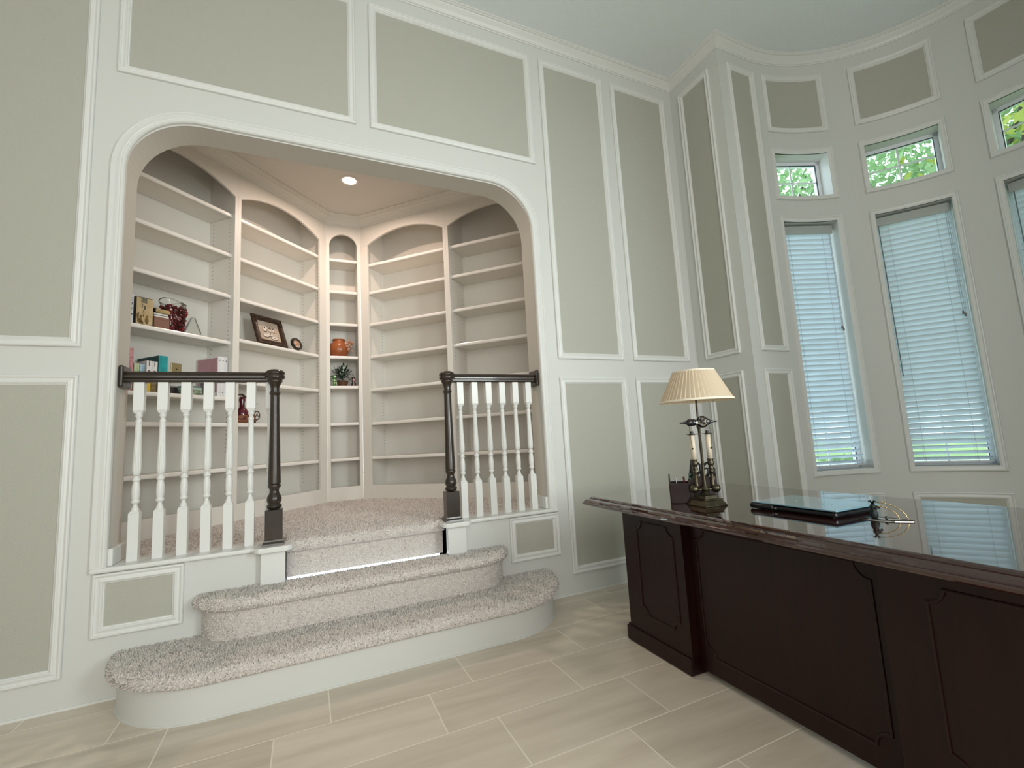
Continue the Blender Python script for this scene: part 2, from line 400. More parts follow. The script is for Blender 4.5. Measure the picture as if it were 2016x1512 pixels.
for x0, x1 in ((AX0-.001, AX0+.022), (AX1-.022, AX1+.001)):      # little returns at the foot of the arch lining
    bm = MB(); bm.box(x0, x1, .004, .195, .600, .682); o = bm.build(trim_name(), M_TRIM); bevel(o, .006, 2); struct(o)
# thin bead where wall meets tile
bm = MB(); bm.box(XL, -.80, -.008, 0, 0, .010); bm.box(1.48, X1, -.008, 0, 0, .010); struct(bm.build('baseboard_back', M_TRIM))

# crown moulding of the room
CR = [(0, H-.076), (.006, H-.076), (.008, H-.068), (.014, H-.066), (.016, H-.060), (.030, H-.042), (.050, H-.026), (.054, H-.019), (.062, H-.017), (.068, H-.010), (.074, H-.008), (.074, H)]
path = [(XL, 0), (X1, 0), (X1, -.53)] + [f_bay(u, 0, 0)[:2] for u in uu[1:] if FL-.001 <= u <= FL+ARC+.001] + [(X1, -3.07), (X1, YF)]
bm = MB(); sweep_loop(bm, path, [(-d, z) for d, z in CR], lambda x, y, h: (x, y, h), closed=False)
struct(bm.build(trim_name(), M_TRIM, smooth='auto'), 'white crown moulding along the ceiling')

# ------------------------------------------------------------------ windows, blinds
M_VINYL = mat('white_window_vinyl', (0.78, 0.82, 0.88), 0.35)
M_GASKET = mat('dark_gasket', (0.03, 0.035, 0.05), 0.5)
M_CORD = mat('grey_cord', (0.33, 0.36, 0.38), 0.6)
names5 = ['leftmost', 'second from left', 'third from left', 'fourth from left', 'fifth']
wi = 0
for k, w in enumerate(WC):
    th = (w-FL)/BR
    for kind, (z0, z1) in (('tall', ZW), ('transom', ZT)):
        wi += 1
        bm = MB(); sweep_loop(bm, rect(w-CH, w+CH, z0-.04, z1+.04, .05), MOULD_W, f_bay)
        win = bm.build('window_%d' % wi, M_TRIM, smooth='auto'); struct(win, 'white cased %s window in the curved bay' % kind)
        fr = empty('window_sash', (BC[0], BC[1], 0), -th); fr.parent = win
        hw = .262; y = 1.385; b = MB(); t = .030
        b.box(-hw, hw, y, y+.05, z0-.01, z0+t); b.box(-hw, hw, y, y+.05, z1-t, z1+.01)
        b.box(-hw, -hw+t, y, y+.05, z0, z1); b.box(hw-t, hw, y, y+.05, z0, z1)
        b.box(-hw+t, hw-t, y+.012, y+.02, (z0+z1)/2-.006, (z0+z1)/2+.006)
        b.box(-.006, .006, y+.012, y+.02, z0+t, z1-t)
        if kind == 'tall':
            for q in (.25, .75): b.box(-hw+t, hw-t, y+.012, y+.02, z0+(z1-z0)*q-.006, z0+(z1-z0)*q+.006)
        f_ = b.build('frame', M_VINYL); f_.parent = fr
        g = MB(); e = .004
        g.box(-hw+t, hw-t, y+.004, y+.014, z1-t-e, z1-t); g.box(hw-t-e, hw-t, y+.004, y+.014, z0+t, z1-t); g.box(-hw+t, -hw+t+e, y+.004, y+.014, z0+t, z1-t)
        g_ = g.build('gasket', M_GASKET); g_.parent = fr
        p = MB(); p.add([(-hw+t, y+.024, z0+t), (hw-t, y+.024, z0+t), (hw-t, y+.024, z1-t), (-hw+t, y+.024, z1-t)], [(0, 1, 2, 3)])
        pn = p.build('pane', M_GLASS); pn.parent = fr
    # venetian blind in the tall window
    bl = empty('window_blind', (BC[0], BC[1], 0), -th)
    tag(bl, ['white slatted blind in the leftmost tall window, beside the wall corner', 'white slatted blind in the middle tall window with a tilt wand at its left edge',
             'white slatted blind cut by the right edge of the photo', 'white slatted blind in the fourth tall window of the bay', 'white slatted blind in the fifth tall window of the bay'][k], 'blind', 'venetian blinds of the bay')
    yb = 1.322; hw = .238
    b = MB(); b.box(-hw, hw, yb-.012, yb, 2.685, 2.757); o = b.build('valance', mat('blind_valance', (0.42, 0.46, 0.44), .5), bl); bevel(o, .004, 2)
    b = MB(); b.box(-hw+.005, hw-.005, yb+.002, yb+.045, 2.71, 2.76); b.build('headrail', M_VINYL, bl)
    b = MB(); n = 45; zt, zb = 2.672, .765
    for i in range(n):
        zc = zt+(zb-zt)*i/(n-1); yc = yb+.026
        tilt = R(52) if i < n-3 else R(30); hwid = .025
        dy, dz = math.cos(tilt)*hwid, math.sin(tilt)*hwid; pts = []
        for j in range(5):                       # slightly crowned slat, room edge up
            q = -1+j*.5; crown = .0028*(1-q*q)
            pts.append((yc+q*dy+crown*math.sin(tilt), zc-q*dz+crown*math.cos(tilt)))
        x0_, x1_ = -hw+.003+random.uniform(-.001, .001), hw-.003
        V = [(x0_, a, c) for a, c in pts]+[(x1_, a, c) for a, c in pts]+[(x0_, a, c-.0028) for a, c in pts]+[(x1_, a, c-.0028) for a, c in pts]
        F = [(j, j+1, 6+j, 5+j) for j in range(4)]+[(10+j, 11+j, 16+j, 15+j) for j in range(4)]+[(0, 5, 15, 10), (4, 9, 19, 14)]
        b.add(V, F)
    o = b.build('slats', M_SLAT, bl, smooth='auto')
    b = MB(); b.box(-hw+.002, hw-.002, yb+.004, yb+.052, .728, .742); bevel(b.build('bottom_rail', mat('blind_rail', (.62, .62, .64), .4), bl), .004, 2)
    b = MB()
    for x in (-.15, .15):
        b.tube([(x, yb+.002, 2.69), (x, yb+.002, .735)], .0009, 5); b.tube([(x, yb+.050, 2.69), (x, yb+.050, .735)], .0009, 5)
    b.build('ladder_cord', M_CORD, bl)
    b = MB(); b.tube([(.205, yb-.004, 2.69), (.206, yb-.004, 1.88)], .0012, 5); b.tube([(.214, yb-.004, 2.69), (.217, yb-.004, 1.86)], .0012, 5)
    cd = b.build('lift_cord', M_CORD, bl)
    b = MB()
    for x, z in ((.206, 1.87), (.217, 1.85)): b.lathe([(.0015, .014), (.005, .010), (.007, 0), (.006, -.012), (.001, -.016)], 10, (x, yb-.004, z))
    b.build('cord_tassel', mat('tassel', (.20, .18, .16), .5), cd, smooth=True)
    b = MB(); b.tube([(-.213, yb-.010, 2.69), (-.207, yb-.012, 1.42)], .0035, 8); b.build('tilt_wand', mat('wand_grey', (.16, .20, .22), .3), bl)

# ------------------------------------------------------------------ alcove: side walls, ceiling, crown
AY = 1.80; P1 = Vector((.172, AY)); P2 = Vector((.494, AY)); S2 = math.sqrt(.5)
LD = Vector((-S2, -S2)); RD = Vector((S2, -S2)); LB = Vector((-S2, S2)); RB = Vector((S2, S2)); ZF = .60; AH = 3.44
EL = P1+LD*1.92; ER = P2+RD*1.99
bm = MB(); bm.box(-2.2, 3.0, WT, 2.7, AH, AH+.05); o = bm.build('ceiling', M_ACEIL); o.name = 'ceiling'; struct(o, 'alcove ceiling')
bm = MB(); bm.box(EL.x-.06, EL.x, WT, EL.y+.02, 0, AH); struct(bm.build('wall_alcove_left', M_WHITE))
bm = MB(); bm.box(ER.x, ER.x+.06, WT, ER.y+.02, 0, AH); struct(bm.build('wall_alcove_right', M_WHITE))
ACR = [(0, AH-.097), (.006, AH-.097), (.008, AH-.088), (.014, AH-.086), (.020, AH-.070), (.038, AH-.046), (.056, AH-.034), (.060, AH-.024), (.068, AH-.020), (.074, AH-.010), (.080, AH-.008), (.080, AH)]
path = [tuple(EL), tuple(P1), tuple(P2), tuple(ER)]
bm = MB(); sweep_loop(bm, path, [(-d, z) for d, z in ACR], lambda x, y, h: (x, y, h), closed=False); struct(bm.build(trim_name(), M_SHELF), 'crown moulding over the alcove shelving')
# recessed light
rl = empty('recessed_light', (.34, 1.10, AH)); tag(rl, 'round recessed downlight glowing in the alcove ceiling', 'ceiling light')
b = MB(); b.lathe([(.055, -.002), (.060, -.006), (.074, -.006), (.080, -.001), (.080, .0)], 32, caps=False); b.build('trim_ring', mat('light_ring', (.8, .76, .72), .4), rl, smooth=True)
b = MB(); b.lathe([(.0005, -.0035), (.03, -.0038), (.056, -.003)], 32, caps=False); b.build('lens', mat('lamp_lens', (1, .9, .8), .4, emit=(1.0, .80, .62), emit_s=22), rl)
dlo.location = (.34, 1.10, AH-.012)

# ------------------------------------------------------------------ bookcases
SH = [1.003, 1.336, 1.667, 2.0, 2.332, 2.665, 2.995]
def seg_arch(x0, x1, zb, spring, peak, n=18, round_=False):
    """closed outline (x, z) of an opening with a segmental or round head"""
    P = [(x1, zb), (x1, spring)]
    if round_:
        r = (x1-x0)/2
        for i in range(1, n): a = PI*i/n; P.append(((x0+x1)/2+r*math.cos(a), spring+(peak-spring)*math.sin(a)))
    else:
        c = (x1-x0)/2; s = peak-spring; rad = (c*c+s*s)/(2*s); cx, cz = (x0+x1)/2, peak-rad; a0 = math.asin(c/rad)
        for i in range(1, n): a = a0-2*a0*i/n; P.append((cx+rad*math.sin(a), cz+rad*math.cos(a)))
    P += [(x0, spring), (x0, zb)]
    return P
def bookcase(loc, rotz, width, o0, o1, label, shelves, spring=3.14, peak=3.25, round_=False, depth=.285, pad0=.0, pad1=.0, x_lo=0.0):
    root = empty('bookcase', (loc.x, loc.y, 0), rotz); tag(root, label, 'bookcase', 'built-in alcove bookcases')
    f = lambda u, v, h: (u, -h, v)
    op = seg_arch(o0, o1, .732, spring, peak, round_=round_)         # starts bottom right, goes up, left, down
    # face frame with the opening cut out: bridge outline
    outer = [(x_lo, .0+ZF-.03), (x_lo, AH), (width, AH), (width, ZF-.03)]
    b = MB()
    n = len(op)
    for (a, bb) in ((0, .022),):
        # left stile, right stile, bottom rail
        b.box(x_lo, o0, 0, bb, ZF-.03, spring); b.box(o1, width, 0, bb, ZF-.03, spring); b.box(o0, o1, 0, bb, ZF-.03, .732)
        head = [(x_lo, spring), (x_lo, AH), (width, AH), (width, spring)] + [p for p in op[1:-1]]
        b.prism(head, 0, -bb, f)
    fr = b.build('face_frame', M_SHELF, root); bevel(fr, .0018, 2)
    i0, i1 = o0-pad0, o1+pad1
    b = MB(); b.box(i0-.018, i0, .022, depth, ZF, AH); b.box(i1, i1+.018, .022, depth, ZF, AH); sp = b.build('side_panel', M_SHELF, root)
    b = MB(); b.box(i0-.018, i1+.018, depth, depth+.012, ZF, AH); b.build('back_panel', M_SHELF, root)
    b = MB(); b.box(i0, i1, depth-.014, depth, ZF, ZF+.135); b.box(i0, i1, depth-.009, depth, ZF+.135, ZF+.147); b.box(i0, i1, .022, depth, ZF-.01, ZF+.006); b.build('base_panel', M_SHELF, root)
    # shelf pin holes
    b = MB()
    for x, nx in ((i0, 1), (i1, -1)):
        for yy_ in (.055, depth-.045):
            z = .80
            while z < 3.05:
                b.box(x-.0004 if nx > 0 else x-.0006, x+.0006 if nx > 0 else x+.0004, yy_-.0028, yy_+.0028, z-.0028, z+.0028); z += .032
    pl = b.build('pin_holes', mat('pin_hole', (.10, .09, .08), .9), root); pl['kind'] = 'stuff'
    for z in shelves:
        b = MB(); y0_ = .026; T = .021
        prof = [(y0_+.010, z-.030), (y0_+.003, z-.028), (y0_, z-.022), (y0_, z-.008), (y0_+.003, z-.002), (y0_+.010, z), (depth-.002, z), (depth-.002, z-T), (y0_+.018, z-T), (y0_+.018, z-.030)]
        n_ = len(prof); V = [(i0+.0015, y, q) for y, q in prof]+[(i1-.0015, y, q) for y, q in prof]
        tr = geometry.tessellate_polygon([[Vector((y, q, 0)) for y, q in prof]])
        F = [tuple(t) for t in tr]+[tuple(i+n_ for i in t) for t in tr]+[(i, (i+1) % n_, n_+(i+1) % n_, n_+i) for i in range(n_)]
        b.add(V, F); s_ = b.build('shelf', M_SHELF, root)
        s_.data.materials.append(M_EDGE)
        for p in s_.data.polygons:
            if p.center.y < y0_+.012: p.material_index = 1
    return root
U1S = [1.003, 1.336, 1.532, 1.965, 2.332, 2.665, 2.995]; DS = [1.003, 1.344, 1.705, 2.002, 2.335, 2.668, 3.0]
# left face: local x runs from the far end (t=width) to P1
bookcase(P1+LD*.952, R(45), .952, .952-.925, .952-.085, 'tall white arched bookcase holding a framed picture and a rattan basket', SH, pad1=.028)
bookcase(P1+LD*1.92, R(45), .968, 1.92-1.83, 1.92-.979, 'leftmost white arched bookcase stocked with books, binders and a jar of red sweets', U1S)
bookcase(P1, 0, P2.x-P1.x, .030, .292, 'narrow round-headed bookcase in the alcove corner with clay pot and plant', DS, spring=3.125, peak=3.252, round_=True)
RS = [1.003, 1.334, 1.666, 1.998, 2.328, 2.658, 2.952]
bookcase(P2, R(-45), .992, .091, .965, 'empty white arched bookcase right of the narrow corner unit', RS, pad0=.030, depth=.30)
bookcase(P2+RD*.992, R(-45), .998, 1.019-.992, 1.90-.992, 'empty rightmost white arched bookcase behind the right railing', RS, depth=.30)

# ------------------------------------------------------------------ carpeted stairs
stairs = empty('carpeted_staircase', (.332, -.2, 0)); tag(stairs, 'three curved carpeted steps rising to the alcove between the newel posts', 'stairs')
SX = .332; SY = -.2
def stadium(hl, a, yf, yb=.0, n=14, grow=0.0):
    """half-length hl, front at y=yf, elliptical ends of half width a, back edge at y=yb (world coords relative to stairs origin)"""
    P = []
    b = (yb-yf)
    for i in range(n+1):
        t = PI + (PI/2)*i/n; P.append((-(hl-a)+(a+grow)*math.cos(t), yb-SY+(b+grow)*math.sin(t)))
    for i in range(n+1):
        t = 1.5*PI + (PI/2)*i/n; P.append(((hl-a)+(a+grow)*math.cos(t), yb-SY+(b+grow)*math.sin(t)))
    return P                                                   # CCW: left back -> front -> right back
def solid_from_rings(rings, name, m, parent, smooth='auto'):
    """rings: list of (poly, z); side walls between, capped top and bottom"""
    V = []; F = []; n = len(rings[0][0])
    for poly, z in rings: V += [(x, y, z) for x, y in poly]
    for i in range(len(rings)-1):
        for k in range(n): F.append((i*n+k, i*n+(k+1) % n, (i+1)*n+(k+1) % n, (i+1)*n+k))
    F.append(tuple(range(n))[::-1]); F.append(tuple((len(rings)-1)*n+k for k in range(n)))
    return link_mesh(name, V, F, m, parent, smooth)
r1 = lambda g: stadium(1.132, .43, -.440, 0, grow=g)
r2 = lambda g: stadium(.815, .26, -.178, .0, grow=g)
solid_from_rings([(r1(.004), 0), (r1(.004), .006), (r1(0), .007), (r1(0), .16)], 'base_riser', M_WHITE, stairs)['label'] = 'smooth white painted riser of the lowest step'
tread1 = solid_from_rings([(r1(.004), .150), (r1(.020), .147), (r1(.031), .156), (r1(.036), .174), (r1(.031), .192), (r1(.018), .202), (r1(-.004), .206)], 'tread', M_CARPETBASE, stairs)
riser2 = solid_from_rings([(r2(0), .200), (r2(.0), .36)], 'riser', M_CARPETBASE, stairs)
tread2 = solid_from_rings([(r2(.002), .352), (r2(.022), .347), (r2(.034), .356), (r2(.040), .374), (r2(.034), .392), (r2(.018), .402), (r2(-.004), .406)], 'tread', M_CARPETBASE, stairs)
hx0, hx1 = BLX1-SX+.001, BRX0-SX-.001
b = MB(); b.box(hx0, hx1, .085-SY, .12-SY, .40, .57); riser3 = b.build('riser', M_CARPETBASE, stairs)
# landing: rounded nosing in front, floor behind
b = MB(); yN = .035-SY
prof = [(yN+.06, .545), (yN+.012, .543), (yN+.002, .553), (yN-.004, .572), (yN+.002, .592), (yN+.016, .602), (yN+.06, .605)]
V = [(hx0, y, z) for y, z in prof]+[(hx1, y, z) for y, z in prof]; n_ = len(prof)
b.add(V, [(i, i+1, n_+i+1, n_+i) for i in range(n_-1)]+[tuple(range(n_)), tuple(n_+i for i in range(n_))])
nos = b.build('landing_nosing', M_CARPETBASE, stairs, smooth='auto')
pp = [(hx0, .09-SY), (hx1, .09-SY), (hx1, .185-SY), (ER.x-SX, .185-SY), (ER.x-SX, ER.y-SY), (P2.x-SX+.35, P2.y-SY+.0), (P2.x-SX, P2.y-SY+.29), (P1.x-SX, P1.y-SY+.29), (P1.x-SX-.35, P1.y-SY), (EL.x-SX, EL.y-SY), (EL.x-SX, .185-SY), (hx0, .185-SY)]
b = MB(); b.prism([(x+SX, y+SY) for x, y in pp], .56, .603); landing = b.build('floor', M_CARPETBASE); struct(landing, 'raised carpeted floor of the alcove')

def tufts(src, density, name, parent, keep, length=.010, rad=.0022, seed=1):
    rng = np.random.default_rng(seed)
    me = src.data; me.calc_loop_triangles()
    vs = np.array([v.co for v in me.vertices]); T = np.array([t.vertices[:] for t in me.loop_triangles]); Nn = np.array([t.normal for t in me.loop_triangles])
    A = vs[T[:, 0]]; B = vs[T[:, 1]]; C = vs[T[:, 2]]
    ar = .5*np.linalg.norm(np.cross(B-A, C-A), axis=1); n = int(ar.sum()*density)
    idx = rng.choice(len(T), n, p=ar/ar.sum()); u = rng.random(n); v = rng.random(n); f = u+v > 1; u[f] = 1-u[f]; v[f] = 1-v[f]
    P = A[idx]+(B[idx]-A[idx])*u[:, None]+(C[idx]-A[idx])*v[:, None]; Nm = Nn[idx]
    k = keep(P, Nm); P = P[k]; Nm = Nm[k]; n = len(P)
    lean = rng.normal(0, .33, (n, 3)); D = Nm+lean; D /= np.linalg.norm(D, axis=1)[:, None]
    ref = np.where(np.abs(D[:, 2:3]) < .9, np.array([[0, 0, 1.]]), np.array([[1., 0, 0]])); X = np.cross(D, ref); X /= np.linalg.norm(X, axis=1)[:, None]; Y = np.cross(D, X)
    a0 = rng.random(n)*2*PI; L = length*rng.uniform(.6, 1.15, n); rr = rad*rng.uniform(.8, 1.3, n)
    V = np.empty((n, 4, 3))
    for j in range(3):
        a = a0+j*2*PI/3; V[:, j] = P - D*.001 + rr[:, None]*(np.cos(a)[:, None]*X+np.sin(a)[:, None]*Y)
    V[:, 3] = P+D*L[:, None]
    base = np.arange(n)[:, None]*4
    Fc = np.concatenate([base+np.array([[0, 1, 3]]), base+np.array([[1, 2, 3]]), base+np.array([[2, 0, 3]])], axis=1).reshape(-1, 3)
    m2 = bpy.data.meshes.new(name); m2.vertices.add(n*4); m2.vertices.foreach_set('co', V.reshape(-1))
    m2.loops.add(len(Fc)*3); m2.loops.foreach_set('vertex_index', Fc.reshape(-1).astype(np.int32))
    m2.polygons.add(len(Fc)); m2.polygons.foreach_set('loop_start', (np.arange(len(Fc))*3).astype(np.int32)); m2.polygons.foreach_set('loop_total', np.full(len(Fc), 3, np.int32))
    m2.update(); m2.validate(); m2.materials.append(M_TUFT)
    o = bpy.data.objects.new(name, m2); COL.objects.link(o); o.parent = parent; o['kind'] = 'stuff'
    return o
front = lambda P, N: (N[:, 2] > -.55) & (P[:, 1] < .205)
in_step = lambda P, N: front(P, N) & ~((P[:, 2] > .199) & (P[:, 1] > .03+(-.0)) & (np.abs(P[:, 0]) < .80) & (P[:, 2] < .21))
tufts(tread1, 26000, 'pile', tread1, in_step, .011, .0026, 1)
tufts(riser2, 26000, 'pile', riser2, lambda P, N: (np.abs(N[:, 2]) < .5) & (P[:, 1] < .205), .0065, .0024, 2)
tufts(tread2, 26000, 'pile', tread2, front, .011, .0026, 3)
tufts(riser3, 26000, 'pile', riser3, lambda P, N: N[:, 1] < -.5, .0065, .0024, 4)
tufts(nos, 26000, 'pile', nos, lambda P, N: (N[:, 2] > -.6) & (np.abs(N[:, 0]) < .5), .010, .0026, 5)
tufts(landing, 18000, 'pile', landing, lambda P, N: N[:, 2] > .5, .009, .0030, 6)

# ------------------------------------------------------------------ railings
NEWEL = [(.0, 1.568), (.014, 1.5675), (.028, 1.565), (.038, 1.561), (.046, 1.555), (.0505, 1.549), (.0515, 1.544), (.050, 1.539), (.0475, 1.535), (.050, 1.531), (.0515, 1.524), (.051, 1.517), (.048, 1.512), (.041, 1.508), (.037, 1.505),
         (.0385, 1.501), (.0385, 1.497), (.036, 1.492), (.031, 1.484), (.026, 1.474), (.023, 1.462), (.0222, 1.449), (.023, 1.442), (.0275, 1.438), (.0275, 1.433), (.0295, 1.429), (.0265, 1.424), (.024, 1.420), (.0235, 1.412),
         (.024, 1.34), (.0265, 1.20), (.0295, 1.05), (.0325, .935), (.0325, .927), (.029, .923), (.033, .918), (.0335, .912), (.030, .905), (.0235, .893), (.0235, .883), (.027, .872), (.0345, .858), (.0375, .843), (.036, .829), (.030, .819),
         (.032, .815), (.0385, .808), (.0385, .800), (.033, .793), (.030, .790)]
BAL_T = [(.0165, 1.338), (.0165, 1.333), (.0145, 1.331), (.0165, 1.328), (.0165, 1.323), (.0135, 1.318), (.0105, 1.312), (.0105, 1.307), (.0145, 1.302), (.0148, 1.292)]
BAL_F = [(.0138, 1.285), (.0140, 1.24), (.0155, 1.18), (.0175, 1.12), (.0190, 1.075), (.0190, 1.045), (.0165, 1.028), (.0125, 1.020)]
BAL_B = [(.011, 1.018), (.013, 1.010), (.0175, .999), (.0185, .995), (.016, .992), (.0135, .988), (.0135, .985), (.0165, .970), (.0182, .945), (.0175, .915), (.0150, .900), (.0150, .897), (.0185, .891), (.0185, .885), (.0150, .880), (.0100, .875), (.0100, .868), (.0160, .852), (.0175, .847), (.0175, .843)]
def railing(side, name_label, nx, bx, wall_x, wdir):
    root = empty('stair_railing', (nx, .02, .60)); tag(root, name_label, 'railing', 'alcove railings')
    Z = .60; yr = .068                                     # rail line, local y
    nw = empty('newel_post', (0, 0, 0)); nw.parent = root
    b = MB(); b.box(-.0425, .0425, -.0425, .0425, .030, .187); o = b.build('base_block', M_DARKWOOD, nw); bevel(o, .003, 2)
    b = MB(); b.lathe([(.030*1.414, .187), (.036, .192), (.030, .194)], 24)
    b = MB(); pr = [(.0425, .034), (.0455, .030), (.0475, .022), (.054, .012), (.056, .004), (.056, 0)]
    sweep = []
    V = []; F = []
    for r_, z_ in pr: V += [(-r_, -r_, z_), (r_, -r_, z_), (r_, r_, z_), (-r_, r_, z_)]
    for i in range(len(pr)-1):
        for k in range(4): F.append((i*4+k, i*4+(k+1) % 4, (i+1)*4+(k+1) % 4, (i+1)*4+k))
    F += [(0, 1, 2, 3), tuple(len(pr)*4-4+k for k in range(4))]
    b.add(V, F); b.build('plinth', M_DARKWOOD, nw)
    b = MB()
    seg = 32; prof = NEWEL; V = []; F = []
    for r_, z_ in prof:
        flute = .94 < z_ < 1.41
        for k in range(seg):
            a = 2*PI*k/seg; rr = r_*(.985+.015*abs(math.cos(8*a))) if flute else r_
            V.append((max(rr, 1e-4)*math.cos(a), max(rr, 1e-4)*math.sin(a), z_-Z))
    for i in range(len(prof)-1):
        for k in range(seg): F.append((i*seg+k, i*seg+(k+1) % seg, (i+1)*seg+(k+1) % seg, (i+1)*seg+k))
    b.add(V, F); b.build('turned_shaft', M_DARKWOOD, nw, smooth='auto')
    # hand rail
    HP = [(-.024, .900), (-.028, .906), (-.028, .916), (-.025, .919), (-.030, .923), (-.032, .932), (-.030, .940), (-.026, .944), (-.028, .947), (-.029, .951), (-.024, .956), (-.010, .959), (.010, .959), (.024, .956), (.029, .951), (.028, .947), (.026, .944), (.030, .940), (.032, .932), (.030, .923), (.025, .919), (.028, .916), (.028, .906), (.024, .900)]
    x0, x1 = sorted((0.0, wall_x-nx))
    b = MB(); n_ = len(HP); V = [(x0, yr+y, z) for y, z in HP]+[(x1, yr+y, z) for y, z in HP]
    b.add(V, [tuple(range(n_)), tuple(n_+i for i in range(n_))]+[(i, (i+1) % n_, n_+(i+1) % n_, n_+i) for i in range(n_)])
    b.build('handrail', M_DARKWOOD, root, smooth='auto')
    b = MB(); xw = wall_x-nx; xa, xb = sorted((xw, xw+wdir*.022)); b.box(xa, xb, yr-.062, yr+.062, .870, .985); o = b.build('wall_plate', M_DARKWOOD, root); bevel(o, .009, 3)
    proto = None
    for x in bx:
        bl_ = empty('baluster', (x-nx, yr, 0)); bl_.parent = root
        for nm, mk in (('upper_block', 0), ('turning', 1), ('lower_block', 2)):
            if proto is None or nm not in proto:
                b = MB(); hb = .0225
                if mk == 0: b.box(-hb, hb, -hb*.95, hb*.95, 1.352-Z, .902)
                if mk == 2: b.box(-hb, hb, -hb*.95, hb*.95, -.001, .832-Z)
                if mk in (0, 2):
                    z_ = 1.352-Z if mk == 0 else .832-Z; zz_ = 1.338-Z if mk == 0 else .843-Z
                    V = [(-hb, -hb*.95, z_), (hb, -hb*.95, z_), (hb, hb*.95, z_), (-hb, hb*.95, z_), (-.016, -.016, zz_), (.016, -.016, zz_), (.016, .016, zz_), (-.016, .016, zz_)]
                    b.add(V, [(0, 1, 5, 4), (1, 2, 6, 5), (2, 3, 7, 6), (3, 0, 4, 7), (4, 5, 6, 7)])
                    o = b.build(nm, M_TRIM); bevel(o, .0015, 2)
                else:
                    b.lathe([(r_, z_-Z) for r_, z_ in BAL_T], 20); b.lathe([(r_, z_-Z) for r_, z_ in BAL_B], 20)
                    V = []; F = []; sg = 48
                    for r_, z_ in BAL_F:
                        for k in range(sg): a = 2*PI*k/sg; rr = r_*(1-.10*(0.5-0.5*math.cos(12*a))**2); V.append((rr*math.cos(a), rr*math.sin(a), z_-Z))
                    for i in range(len(BAL_F)-1):
                        for k in range(sg): F.append((i*sg+k, i*sg+(k+1) % sg, (i+1)*sg+(k+1) % sg, (i+1)*sg+k))
                    b.add(V, F); b.lathe([(.0148, 1.292-Z), (.0136, 1.285-Z)], 20)
                    o = b.build(nm, M_TRIM, smooth='auto')
                proto = proto or {}; proto[nm] = o.data; mods = None
                PROTO_B[nm] = (mk in (0, 2))
            else:
                o = bpy.data.objects.new(nm, proto[nm]); COL.objects.link(o)
                if PROTO_B[nm]: bevel(o, .0015, 2)
            o.parent = bl_
    return root
PROTO_B = {}
railing(-1, 'left railing of white balusters under a dark handrail, longer of the two', -.168, [-.800+.1018*i for i in range(6)]+[-.196], -.877, 1)
railing(1, 'right railing of six white balusters with dark newel by the steps', .842, [.947+.1032*i for i in range(6)], 1.535, -1)

# ------------------------------------------------------------------ desk
DO = Vector((1.428, -.718, 0)); DR = R(-1.2)
desk = empty('executive_desk', DO, DR); tag(desk, 'dark mahogany executive desk with glossy top and notched panels', 'desk')
TL, TD = 1.80, .880
prof = [(.0, .760), (-.004, .7595), (-.010, .757), (-.013, .752), (-.013, .750), (-.020, .749), (-.030, .744), (-.035, .737), (-.036, .734), (-.042, .733), (-.045, .729), (-.045, .722), (-.041, .718), (-.038, .716)]
lp = [(0, -TL), (TD, -TL), (TD, 0), (0, 0)]
V = []; F = []
for d, z in prof: V += [(q.x, q.y, z) for q in offset_loop(lp, d)]
for i in range(len(prof)-1):
    for k in range(4): F.append((i*4+k, i*4+(k+1) % 4, (i+1)*4+(k+1) % 4, (i+1)*4+k))
F += [(0, 1, 2, 3), tuple(len(prof)*4-4+k for k in range(4))]
link_mesh('desktop', V, F, M_MAHTOP, desk)
def notched(y0, y1, z0, z1, c, x=0):
    """outline with stepped, hollowed corners; u = -y (towards the viewer's right), v = z; CCW"""
    P = []
    def corner(cx, cz, sx, sz, order):
        pts = []
        for i in range(7):
            a = (PI/2)*i/6
            pts.append((cx+sx*(c*.92*math.cos(a)), cz+sz*(c*.92*math.sin(a))))
        # little steps before and after the hollow
        pts = [(cx+sx*c, cz)] + pts + [(cx, cz+sz*c)]
        return pts if order else pts[::-1]
    P += corner(y0, z0, 1, 1, False); P += corner(y1, z0, -1, 1, True); P += corner(y1, z1, -1, -1, False); P += corner(y0, z1, 1, -1, True)
    return P
GRO = [(0, 0), (.001, .0045), (.005, .006), (.009, .0045), (.010, 0), (.012, 0)]
def desk_panel(name, x, u0, u1, z0, z1, thick, groove):
    b = MB(); b.box(x, x+thick, -u1, -u0, z0, z1); p = b.build(name, M_MAHOG, desk); bevel(p, .002, 2)
    b = MB(); poly = notched(*groove); sweep_loop(b, poly, GRO, lambda u, v, h: (x-h+.0005, -u, v)); b.build('applied_moulding', M_MAHOG, p)
    return p
PX = .150
for u0, u1 in ((.040, .478), (1.285, 1.723)):
    p = desk_panel('pedestal', PX, u0, u1, .012, .722, .66, (u0+.112, u1-.052, .165, .640, .045))
    b = MB(); b.box(PX-.001, PX+.66, -u1, -u0+.020, .004, .085); b.box(PX-.012, PX, -u1-.0, -u0+.020, .004, .078); o = b.build('plinth', M_MAHOG, p); bevel(o, .004, 2)
desk_panel('modesty_panel', PX+.045, .478, 1.285, .030, .722, .02, (.478+.040, 1.285-.042, .10, .652, .052))
b = MB(); b.box(PX+.66, PX+.68, -1.28, -.48, .66, .722); b.build('apron', M_MAHOG, desk)

